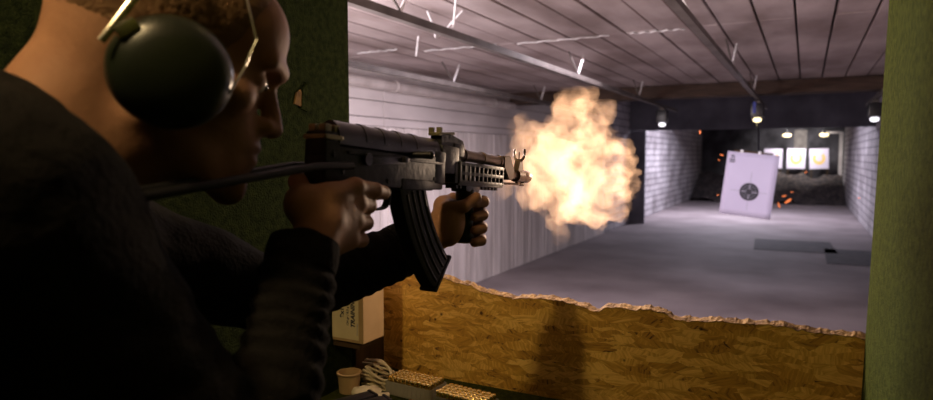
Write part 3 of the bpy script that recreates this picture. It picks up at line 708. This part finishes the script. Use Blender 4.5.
# curved magazine
def mag_c(t):   # centre line and half depth
    a0, a1, L_ = R(17), R(50), 0.173
    a = a0+(a1-a0)*t; Rm = L_/(a1-a0)
    return Vector((0, 0.192+Rm*(math.cos(a0)-math.cos(a)), -0.022-Rm*(math.sin(a)-math.sin(a0)))), a
bm = BM(); nseg = 22; rings = []
for k in range(nseg+1):
    c, a = mag_c(k/nseg); u = Vector((0, math.cos(a), math.sin(a)))
    hw, hd = 0.0135, 0.0335-0.002*k/nseg
    ring = []
    for (sx, sy) in ((-1, -0.85), (-0.85, -1), (0.85, -1), (1, -0.85), (1, 0.85), (0.6, 1), (-0.6, 1), (-1, 0.85)):
        ring.append(bm.verts.new(c+Vector((sx*hw, 0, 0))+u*sy*hd))
    rings.append(ring)
for a_, b_ in zip(rings, rings[1:]):
    for k in range(8): bm.faces.new((a_[k], a_[(k+1) % 8], b_[(k+1) % 8], b_[k]))
bm.faces.new(rings[0]); bm.faces.new(rings[-1][::-1])
mag = obj('magazine', bm, G, gun, True)
for off in (-0.022, -0.008, 0.006, 0.020):
    for s in (-1, 1):
        bm = BM(); pts = []
        for k in range(2, nseg): 
            c, a = mag_c(k/nseg); u = Vector((0, math.cos(a), math.sin(a))); pts.append(c+u*off+Vector((s*0.0135, 0, 0)))
        add_tube(bm, pts, 0.0024, 8, flat=1, up=(1, 0, 0)); obj('rib', bm, M['gunedge'], mag, True)
bm = BM(); c, a = mag_c(1.0); add_box(bm, c+Vector((0, 0.001, -0.002)), (0.031, 0.068, 0.006), rot=(a, 0, 0), bevel=0.002); obj('floor_piece', bm, G, mag, True)
# rear sight
bm = BM(); add_box(bm, (0, 0.297, 0.012), (0.032, 0.055, 0.044), bevel=0.004); add_box(bm, (0, 0.330, 0.030), (0.026, 0.035, 0.022), bevel=0.004)
add_prism(bm, [(0.275, 0.034), (0.275, 0.050), (0.300, 0.054), (0.345, 0.046), (0.352, 0.034)], 'x', -0.010, 0.010)
rs = obj('rear_sight', bm, G, gun, True)
bm = BM(); add_box(bm, (0, 0.292, 0.053), (0.020, 0.050, 0.005), rot=(R(6), 0, 0), bevel=0.001); add_box(bm, (-0.007, 0.272, 0.056), (0.008, 0.005, 0.010)); add_box(bm, (0.007, 0.272, 0.056), (0.008, 0.005, 0.010)); obj('sight_leaf', bm, M['bronze'], rs)
# barrel, gas tube
bm = BM(); add_cyl(bm, (0, 0.26, 0), (0, 0.622, 0), 0.0085, 0.0075, seg=20); obj('barrel', bm, M['brownsteel'], gun, True)
bm = BM(); add_cyl(bm, (0, 0.30, 0.024), (0, 0.515, 0.024), 0.010, seg=20)
for y in (0.36, 0.43, 0.50): add_cyl(bm, (0, y, 0.024), (0, y+0.008, 0.024), 0.0115, seg=20)
obj('gas_tube', bm, M['brownsteel'], gun, True)
bm = BM(); add_prism(bm, [(0.508, 0.034), (0.508, 0.012), (0.530, -0.010), (0.552, -0.010), (0.556, 0.010), (0.536, 0.036)], 'x', -0.012, 0.012); bmesh.ops.bevel(bm, geom=bm.edges[:], offset=0.002, segments=2, affect='EDGES'); obj('gas_block', bm, M['brownsteel'], gun, True)
# railed handguard
bm = BM()
for s in (-1, 1):
    add_box(bm, (s*0.017, 0.405, 0.008), (0.005, 0.170, 0.006), bevel=0.001); add_box(bm, (s*0.017, 0.405, -0.007), (0.005, 0.170, 0.006), bevel=0.001); add_box(bm, (s*0.017, 0.405, -0.021), (0.005, 0.170, 0.006), bevel=0.001)
    for k in range(11): add_box(bm, (s*0.0172, 0.3235+k*0.0163, -0.0065), (0.0046, 0.0055, 0.034), bevel=0.001)
add_box(bm, (0, 0.405, -0.024), (0.036, 0.170, 0.006), bevel=0.001); add_box(bm, (0, 0.325, -0.006), (0.036, 0.008, 0.038)); add_box(bm, (0, 0.487, -0.006), (0.034, 0.008, 0.034), bevel=0.002)
add_box(bm, (0, 0.345, -0.008), (0.034, 0.07, 0.032), bevel=0.003)
for k in range(12): add_box(bm, (0, 0.330+k*0.0137, -0.029), (0.020, 0.007, 0.006))
obj('handguard', bm, M['bakelite'], gun, True)
bm = BM(); add_lathe(bm, [(0.012, 0.0), (0.017, -0.004), (0.0165, -0.02), (0.0145, -0.026), (0.0155, -0.05), (0.015, -0.07), (0.017, -0.086), (0.016, -0.092), (0.012, -0.094)], 24, xf((0, 0.378, -0.030))); add_box(bm, (0, 0.378, -0.030), (0.030, 0.05, 0.014), bevel=0.003); obj('vertical_foregrip', bm, M['black'], gun, True)
# front sight and muzzle
bm = BM(); add_cyl(bm, (0, 0.585, 0), (0, 0.618, 0), 0.0125, seg=20)
add_prism(bm, [(0.588, 0.008), (0.616, 0.008), (0.608, 0.034), (0.598, 0.034)], 'x', -0.006, 0.006)
for s in (-1, 1): add_tube(bm, catmull([(s*0.004, 0.603, 0.030), (s*0.011, 0.604, 0.040), (s*0.010, 0.605, 0.054)], 4), 0.0028, 8)
add_cyl(bm, (0, 0.603, 0.03), (0, 0.603, 0.048), 0.0014, seg=8)
fs = obj('front_sight', bm, M['brownsteel'], gun, True)
bm = BM(); add_lathe(bm, [(0.0125, 0), (0.0130, 0.003), (0.0130, 0.026), (0.0120, 0.030), (0.0070, 0.031), (0.0065, 0.012)], 22, xf((0, 0.617, 0), (R(-90), 0, 0))); obj('muzzle_nut', bm, M['brownsteel'], gun, True)
bm = BM(); add_cyl(bm, (0, 0.48, -0.018), (0, 0.625, -0.016), 0.0025, seg=8); add_cyl(bm, (0, 0.612, -0.016), (0, 0.628, -0.016), 0.0036, seg=10); add_box(bm, (0, 0.60, -0.012), (0.006, 0.012, 0.012)); obj('cleaning_rod', bm, M['brownsteel'], gun, True)
# skeleton stock
for s in (-1, 1):
    bm = BM(); add_tube(bm, [(s*0.018, 0.045, -0.012), (s*0.019, -0.02, -0.016), (s*0.019, -0.245, -0.056)], 0.0048, 10, flat=1.0, up=(0, 0, 1)); obj('stock_strut', bm, G, gun, True)
bm = BM(); add_tube(bm, catmull([(0, -0.246, -0.036), (0, -0.254, -0.05), (0, -0.256, -0.09), (0, -0.250, -0.13)], 5), 0.010, 12, flat=0.9, up=(0, 1, 0)); add_cyl(bm, (-0.023, -0.246, -0.056), (0.023, -0.246, -0.056), 0.006, seg=16); obj('butt_plate', bm, G, gun, True)

# ------------------------------------------------------------------ shooter
per = thing('person', 'person in a black knit jacket and ear muffs aiming the rifle', 'person', (-0.66, 0.30, 0.0))
PO = Vector((-0.66, 0.30, 0.0))
HC = Vector((-0.578, 0.437, 1.690))
TH = Matrix.Translation(HC) @ Euler((0, 0, R(-36))).to_matrix().to_4x4() @ Euler((R(-16), 0, 0)).to_matrix().to_4x4() @ Matrix.Scale(1.06, 4)
RSH, REL, RWR = Vector((-0.525, 0.250, 1.552)), Vector((-0.43, 0.40, 1.29)), Vector((-0.472, 0.510, 1.472))
LSH, LEL, LWR = Vector((-0.75, 0.47, 1.49)), Vector((-0.675, 0.69, 1.392)), Vector((-0.560, 0.90, 1.458))
NB = Vector((-0.645, 0.345, 1.54)); CH = Vector((-0.665, 0.325, 1.36)); PV = Vector((-0.70, 0.22, 1.0))
F = Field((-0.98, 0.02, 0.94), (-0.30, 1.06, 1.90), 0.003)
a = dict(T=TH)
F.ell((0, -0.013, 0.052), (0.076, 0.096, 0.082), 0.01, **a)
F.ell((0, 0.061, 0.050), (0.058, 0.044, 0.050), 0.02, **a)
F.ell((0, 0.040, -0.005), (0.058, 0.050, 0.062), 0.02, **a)
F.ell((0, 0.036, -0.060), (0.050, 0.050, 0.045), 0.02, **a)
F.ell((0, 0.084, -0.099), (0.022, 0.018, 0.017), 0.018, **a)
for s in (-1, 1):
    F.cap((s*0.010, 0.103, 0.026), (s*0.040, 0.088, 0.029), 0.0095, 0.008, 0.014, **a)
    F.ell((s*0.046, 0.062, -0.012), (0.018, 0.020, 0.014), 0.016, **a)
    F.cap((s*0.054, 0.000, -0.050), (s*0.030, 0.062, -0.092), 0.014, 0.014, 0.02, **a)
    F.ell((s*0.031, 0.092, 0.010), (0.016, 0.011, 0.010), 0.010, 'cut', **a)
F.cap((0, 0.091, 0.020), (0, 0.108, -0.018), 0.0080, 0.0100, 0.010, **a)
F.ell((0, 0.111, -0.029), (0.012, 0.011, 0.010), 0.006, **a)
for s in (-1, 1):
    F.ell((s*0.0125, 0.101, -0.029), (0.008, 0.011, 0.008), 0.006, **a)
    F.ell((s*0.006, 0.106, -0.038), (0.003, 0.005, 0.003), 0.003, 'cut', **a)
    F.ell((s*0.031, 0.077, 0.009), (0.0145, 0.0135, 0.0115), 0.004, **a)
F.ell((0, 0.073, -0.048), (0.034, 0.027, 0.030), 0.015, **a)
F.cap((-0.018, 0.092, -0.054), (0.018, 0.090, -0.054), 0.007, None, 0.006, **a)
F.ell((0, 0.097, -0.053), (0.016, 0.009, 0.006), 0.006, **a)
F.ell((0, 0.095, -0.066), (0.017, 0.010, 0.0065), 0.006, **a)
F.cap((-0.020, 0.108, -0.0597), (0.020, 0.108, -0.0597), 0.0028, None, 0.003, 'cut', **a)
F.ell((0, 0.074, -0.078), (0.032, 0.024, 0.022), 0.015, **a)
for s in (-1, 1):     # ears, under the cups
    F.ell((s*0.079, -0.006, 0.004), (0.007, 0.016, 0.028), 0.006, **a)
nk0 = TH @ Vector((0, -0.048, -0.015)); nk1 = TH @ Vector((0, 0.000, -0.06))
F.cap(nk0, NB+Vector((-0.02, -0.025, 0)), 0.058, 0.072, 0.03); F.cap(nk1, NB, 0.048, 0.060, 0.03)
# torso and arms (inside the clothes)
F.cap(NB, CH, 0.06, 0.095, 0.04); F.cap(CH, PV, 0.095, 0.10, 0.04)
F.cap(RSH, NB, 0.045, 0.05, 0.03); F.cap(LSH, NB, 0.045, 0.05, 0.03)
F.cap(RSH, REL, 0.048, 0.038, 0.02); F.cap(REL, RWR, 0.040, 0.027, 0.015)
F.cap(LSH, LEL, 0.048, 0.038, 0.02); F.cap(LEL, LWR, 0.040, 0.027, 0.015)
def finger(pts, r0, r1):
    n = len(pts)-1
    for i in range(n):
        ra = r0+(r1-r0)*i/n; rb_ = r0+(r1-r0)*(i+1)/n
        F.cap(pts[i], pts[i+1], ra, rb_, 0.003 if i else 0.005)
# right hand: back of the hand on the right of the pistol grip
F.cap(RWR, (-0.481, 0.562, 1.520), 0.027, 0.024, 0.015)
F.ell((-0.482, 0.572, 1.528), (0.018, 0.040, 0.040), 0.012, rot=(R(20), 0, R(-6)))
F.ell((-0.497, 0.546, 1.545), (0.018, 0.024, 0.024), 0.012)
for i, (z, y, r) in enumerate(((1.562, 0.616, 0.0105), (1.5405, 0.620, 0.0105), (1.519, 0.614, 0.0100), (1.4985, 0.604, 0.0092))):
    kn = (-0.478, y, z)
    F.cap((-0.482, y-0.045, z-0.008), kn, 0.012, 0.0115, 0.010)
    if i == 0: finger([kn, (-0.479, 0.658, 1.556), (-0.485, 0.685, 1.551), (-0.503, 0.697, 1.548)], 0.0105, 0.0082)
    else: finger([kn, (-0.484, y+0.032, z-0.004), (-0.512, y+0.038, z-0.006), (-0.534, y+0.026, z-0.006), (-0.536, y+0.008, z-0.006)], r, 0.0078)
finger([(-0.498, 0.557, 1.548), (-0.531, 0.576, 1.568), (-0.540, 0.608, 1.572), (-0.536, 0.634, 1.566)], 0.0125, 0.0085)
# left hand: around the vertical foregrip
F.cap(LWR, (-0.546, 0.930, 1.478), 0.027, 0.023, 0.015)
F.ell((-0.541, 0.938, 1.488), (0.018, 0.032, 0.042), 0.012, rot=(R(-8), 0, R(10)))
F.ell((-0.518, 0.922, 1.488), (0.024, 0.026, 0.040), 0.015, rot=(R(-12), 0, 0))
for i, (z, r) in enumerate(((1.523, 0.0108), (1.501, 0.0108), (1.479, 0.0104), (1.458, 0.0095))):
    F.cap((-0.545, 0.938, z-0.006), (-0.541, 0.975, z), 0.012, 0.0115, 0.010)
    o_ = 0.003*i
    finger([(-0.541, 0.975, z), (-0.523, 0.999-o_, z-0.002), (-0.494, 0.997-o_, z-0.003), (-0.481, 0.972-o_, z-0.003), (-0.486, 0.946, z-0.004)], r, 0.0082)
finger([(-0.545, 0.918, 1.490), (-0.520, 0.915, 1.512), (-0.493, 0.922, 1.516), (-0.482, 0.946, 1.530)], 0.0135, 0.0090)
V, Q = F.mesh(); V = relax(V, Q, 1, 0.5)
body = obj_np('body', V-np.array(PO), Q, M['skin'], per)
del F
# eyes
for s in (-1, 1):
    e0 = TH @ Vector((s*0.031, 0.0800, 0.008))
    bm = BM(); add_ell(bm, e0-PO, (0.0115, 0.0115, 0.0115), sub=3); ey = obj('eye', bm, M['eye'], per, 'all')
    e1 = TH @ Vector((s*0.031, 0.0895, 0.006)); bm = BM(); add_ell(bm, e1-PO, (0.004, 0.004, 0.004), sub=2); obj('iris', bm, M['iris'], ey, 'all')
    bm = BM(); pts = [TH @ Vector((s*x, y, z))-PO for x, y, z in ((0.014, 0.096, 0.030), (0.028, 0.094, 0.037), (0.044, 0.082, 0.033))]; add_tube(bm, catmull(pts, 4), 0.0032, 8, flat=0.6); obj('eyebrow', bm, M['hair'], per, True)
# hair cap
Hf = Field(HC-Vector((.17, .17, .15)), HC+Vector((.17, .17, .19)), 0.003)
Hf.ell((0, -0.014, 0.054), (0.0785, 0.0985, 0.0845), 0.01, **a)
Hf.ell((0, 0.045, 0.056), (0.062, 0.047, 0.053), 0.02, **a)
Hf.plane_cut((0, 0.072, 0.075), (0, 1.0, -0.42), 0.006, TH)
Hf.plane_cut((0, -0.02, -0.005), (0, -0.25, -1.0), 0.006, TH)
V, Q = Hf.mesh(); nn = vnormals(V, Q)
V = V+nn*np.array([0.0012*noise.noise(Vector(v)*260) for v in V])[:, None]
obj_np('hair', V-np.array(PO), Q, M['hair'], per)
# jacket
J = Field((-1.0, -0.02, 0.86), (-0.26, 1.0, 1.74), 0.005)
J.cap(NB+Vector((0, 0, -0.02)), CH, 0.085, 0.145, 0.05); J.cap(CH, PV+Vector((0, 0, 0.03)), 0.145, 0.135, 0.05); J.cap(PV, PV+Vector((0, 0, -0.06)), 0.135, 0.14, 0.03)
J.cap(RSH, NB, 0.090, 0.074, 0.04); J.cap(LSH, NB, 0.072, 0.07, 0.04)
bk = CH+Vector((-0.05, -0.07, 0.08)); J.ell(bk, (0.12, 0.12, 0.13), 0.05)
J.cap(RSH, REL, 0.086, 0.052, 0.03); J.cap(REL, REL.lerp(RWR, 1.06), 0.052, 0.037, 0.02)
J.cap(LSH, LEL, 0.074, 0.054, 0.03); J.cap(LEL, LEL.lerp(LWR, 0.80), 0.054, 0.042, 0.02)
J.ell((-0.627, 0.285, 1.608), (0.072, 0.072, 0.066), 0.05)
# collar
dn = (nk0-NB).normalized(); J.cap(NB-dn*0.01, NB+dn*0.028, 0.086, 0.079, 0.02)
# flat cuffs and open neck
def cut_disc(c, n, r):
    c = Vector(c); J.cap(c, c+Vector(n)*0.09, r, r, 0.003, 'cut')
V, Q = J.mesh(); V = relax(V, Q, 2, 0.5); nn = vnormals(V, Q)
out = np.zeros(len(V))
RA, LA = (RWR-REL), (LWR-LEL)
for i, v in enumerate(V):
    p = Vector(v); d = 0.0
    for (A, D, B_) in ((REL, RA, 0), (LEL, LA, 1)):
        t_ = (p-A).dot(D)/D.length_squared; q = (p-A-D*t_).length
        if -0.3 < t_ < 1.1 and q < 0.08:
            s_ = t_*D.length; w = min(1, max(0, (t_+0.3)/0.5))
            d += w*(0.0020 if B_ == 0 else 0.0009)*math.sin(s_*2*PI/0.021+6*noise.noise(p*11))
    d += 0.007*noise.fractal(Vector((p.x*9, p.y*9, p.z*16)), 1, 2, 3)
    out[i] = d
V = V+nn*out[:, None]
jk = obj_np('jacket', V-np.array(PO), Q, M['jacket'], per)
# collar seam and cuffs as bands
def ring(c, ax, r, th, h, nm, m):
    c = Vector(c)-PO; ax = Vector(ax).normalized(); q = ax.to_track_quat('Z', 'Y').to_matrix().to_4x4()
    bm = BM(); add_lathe(bm, [(r-th, -h), (r, -h), (r+0.001, -h*0.5), (r+0.0015, 0), (r+0.001, h*0.5), (r, h), (r-th, h)], 40, Matrix.Translation(c) @ q)
    return obj(nm, bm, m, jk, True)
ring(REL.lerp(RWR, 1.10)+Vector((0, 0, 0.0)), RA, 0.038, 0.010, 0.016, 'cuff', M['jacket'])
ring(LEL.lerp(LWR, 0.84), LA, 0.042, 0.010, 0.018, 'cuff', M['jacket'])
# trousers, shoes
T_ = Field((-1.0, -0.1, 0.04), (-0.35, 0.7, 1.0), 0.007)
LH, LK, LF = Vector((-0.77, 0.28, 0.92)), Vector((-0.78, 0.40, 0.50)), Vector((-0.79, 0.42, 0.09))
RH_, RK, RF = Vector((-0.63, 0.16, 0.92)), Vector((-0.60, 0.12, 0.49)), Vector((-0.59, 0.03, 0.09))
T_.cap(PV, PV+Vector((0, 0, -0.10)), 0.128, 0.125, 0.04)
for Hh_, K_, F_ in ((LH, LK, LF), (RH_, RK, RF)):
    T_.cap(Hh_, K_, 0.092, 0.066, 0.03); T_.cap(K_, F_, 0.066, 0.052, 0.02)
V, Q = T_.mesh(); V = relax(V, Q, 2); obj_np('trousers', V-np.array(PO), Q, M['trousers'], per)
for F_, rz in ((LF, 5), (RF, -55)):
    bm = BM(); mt = Matrix.Translation(F_-PO) @ Euler((0, 0, R(rz))).to_matrix().to_4x4()
    rows_ = []
    for (y, w, h) in ((-0.085, 0.022, 0.05), (-0.07, 0.036, 0.085), (-0.02, 0.040, 0.10), (0.05, 0.042, 0.075), (0.12, 0.048, 0.055), (0.17, 0.040, 0.045), (0.195, 0.02, 0.03)):
        rows_.append([bm.verts.new(mt @ Vector((w*sx, y, -0.09+h*sz))) for sx, sz in ((-1, 0), (1, 0), (1.0, 0.5), (0.6, 1), (-0.6, 1), (-1.0, 0.5))])
    for r0, r1 in zip(rows_, rows_[1:]):
        for k in range(6): bm.faces.new((r0[k], r0[(k+1) % 6], r1[(k+1) % 6], r1[k]))
    bm.faces.new(rows_[0]); bm.faces.new(rows_[-1]); obj('shoe', bm, M['leather'], per, True)

# ------------------------------------------------------------------ ear muffs
em = thing('ear_muffs', 'black ear muffs with a steel headband worn by the person', 'ear muffs', HC, (TH.to_euler()))
em.location = TH @ Vector((0, 0.004, -0.015))
em.scale = (0.99, 0.99, 0.99)
for s in (1, -1):
    mt = xf((s*0.079, 0.004, 0.0), (0, R(90*s), 0)) @ Matrix.Diagonal((1.0, 1.05, 1, 1))
    bm = BM(); add_lathe(bm, [(0.030, 0.0), (0.045, 0.001), (0.050, 0.006), (0.050, 0.012), (0.044, 0.016), (0.030, 0.016)], 40, mt); obj('cushion', bm, M['cushion'], em, 'all')
    bm = BM(); add_lathe(bm, [(0.040, 0.013), (0.049, 0.014), (0.0505, 0.019), (0.050, 0.026), (0.046, 0.035), (0.038, 0.042), (0.026, 0.047), (0.012, 0.049), (0.002, 0.0495)], 48, mt); cp = obj('ear_cup', bm, M['cup'], em, 'all')
    bm = BM(); add_box(bm, (s*0.118, -0.037, 0.022), (0.010, 0.012, 0.020), rot=(R(-38), 0, 0), bevel=0.003); obj('mount', bm, M['chrome'], cp, True)
pts = []
for s in (1,):
    half = [(0.120, -0.052, 0.005), (0.119, -0.046, 0.022), (0.112, -0.036, 0.055), (0.094, -0.02, 0.105), (0.055, -0.006, 0.145), (0, 0.0, 0.160)]
    full = half + [(-x, y, z) for x, y, z in half[-2::-1]]
bm = BM(); add_tube(bm, catmull(full, 6), 0.0034, 10, flat=0.55, up=(1, 0, 0)); obj('headband', bm, M['chrome'], em, True)
half = [(0.100, 0.046, -0.024), (0.112, 0.055, 0.0), (0.112, 0.061, 0.025), (0.108, 0.064, 0.052), (0.101, 0.046, 0.088), (0.080, 0.022, 0.125), (0.05, 0.008, 0.148), (0, 0.004, 0.161)]
full = half + [(-x, y, z) for x, y, z in half[-2::-1]]
bm = BM(); add_tube(bm, [Vector(p) for p in full], 0.0013, 8); obj('headband_wire', bm, M['chrome'], em, True)

# ------------------------------------------------------------------ muzzle flash
fl = Field((-0.95, 1.08, 1.28), (-0.10, 2.60, 1.92), 0.009)
def P(px, py, dx=0.0):
    r = ray(px, py); X = -0.51+dx; return Vector((0, 0, 1.6))+r*(X/r.x)
lobes = [(578, 111, 19, 0), (590, 113, 13, .03), (576, 133, 22, 0), (592, 134, 14, -.03), (600, 165, 26, .02), (618, 150, 10, 0), (626, 160, 12, .03), (620, 185, 17, -.02), (624, 202, 9, 0), (606, 203, 17, .02), (590, 190, 30, 0), (562, 180, 30, .02), (545, 148, 20, 0), (528, 138, 14, -.03),
         (521, 126, 8, -.03), (562, 158, 27, -.03), (538, 183, 18, -.02), (545, 202, 12, .02), (556, 222, 10, 0), (558, 232, 6, 0), (570, 212, 13, 0), (586, 216, 11, .01), (602, 224, 8, 0), (529, 160, 15, -.03), (517, 178, 8, -.04), (508, 188, 6, -.04), (635, 172, 5, 0)]
for px, py, r, dx in lobes:
    c = P(px, py, dx*2.0); fl.ell(c, (r*c.length/700*0.98,)*3, 0.010)
V, Q = fl.mesh(); nn = vnormals(V, Q)
out = np.array([0.028*noise.fractal(Vector(v)*19, 0.9, 2.1, 4)+0.006*noise.noise(Vector(v)*45) for v in V]); V = V+nn*out[:, None]
fm = bpy.data.materials.new('burning_gas'); fm.use_nodes = True; nt = fm.node_tree; nt.nodes.clear()
outn = nt.nodes.new('ShaderNodeOutputMaterial'); em_ = nt.nodes.new('ShaderNodeEmission'); nt.links.new(em_.outputs[0], outn.inputs['Volume'])
tc = N(nt, 'ShaderNodeTexCoord'); n1 = N(nt, 'ShaderNodeTexNoise'); n1.inputs['Scale'].default_value = 14; n1.inputs['Detail'].default_value = 5; n1.inputs['Roughness'].default_value = 0.62; n1.inputs['Distortion'].default_value = 0.8
nt.links.new(tc.outputs['Object'], n1.inputs['Vector'])
rs_ = ramp(nt, n1.outputs['Fac'], [(0.42, (0.03,)*3), (0.66, (1, 1, 1))])
mu = N(nt, 'ShaderNodeMath', operation='MULTIPLY'); nt.links.new(rs_.outputs[0], mu.inputs[0]); mu.inputs[1].default_value = 17
nt.links.new(mu.outputs[0], em_.inputs['Strength']); em_.inputs['Color'].default_value = (1.0, 0.53, 0.28, 1)
FC = Vector((-0.51, 1.6, 1.58))
fo = obj_np('muzzle_flash', V-np.array(FC), Q, fm); fo.location = FC
tag(fo, 'large orange and white muzzle flame bursting from the rifle muzzle', 'flame')

# ------------------------------------------------------------------ lights
def light(name, kind, loc, energy, col, size=0.1, rot=None, **kw):
    l = bpy.data.lights.new(name, kind); l.energy = energy; l.color = col
    if kind in ('POINT', 'SPOT'): l.shadow_soft_size = size
    if kind == 'AREA': l.size = size
    for k, v in kw.items(): setattr(l, k, v)
    o = bpy.data.objects.new(name, l); COL.objects.link(o); o.location = loc
    if rot: o.rotation_euler = rot
    return o
light('flash_light', 'POINT', (-0.50, 1.72, 1.58), 16, (1.0, 0.72, 0.5), 0.03)
light('booth_lamp', 'POINT', (-0.57, -0.10, 2.38), 26, (1.0, 0.74, 0.36), 0.05)
light('side_fill', 'POINT', (-2.5, 1.8, 1.75), 260, (1.0, 0.89, 0.92), 0.2)  # unseen fill added past the left partition, brightens wall and ceiling
light('range_fill', 'AREA', (-1.8, 5.0, 2.40), 70, (1.0, 0.86, 0.95), 1.6, (0, 0, 0))  # added overhead fill, lifts the left wall and floor
light('far_lamp', 'AREA', (-1.6, 17.8, 2.95), 270, (0.88, 0.84, 1.0), 1.6, (R(0), 0, 0), shape='RECTANGLE', size_y=1.0)
light('target_lamp', 'AREA', (-0.3, 24.6, 2.9), 55, (1.0, 0.95, 0.92), 0.8, (R(48), 0, 0), spread=R(100))
light('lane_fill', 'SPOT', (-0.3, 5.2, 2.4), 190, (0.88, 0.84, 1.0), 0.1, (R(65), 0, R(2)), spot_size=R(40), spot_blend=0.8)  # unseen spot added to brighten the paper target
w = bpy.data.worlds.new('world'); S.world = w; w.use_nodes = True; w.node_tree.nodes['Background'].inputs[0].default_value = (0.02, 0.02, 0.025, 1); w.node_tree.nodes['Background'].inputs[1].default_value = 0.1
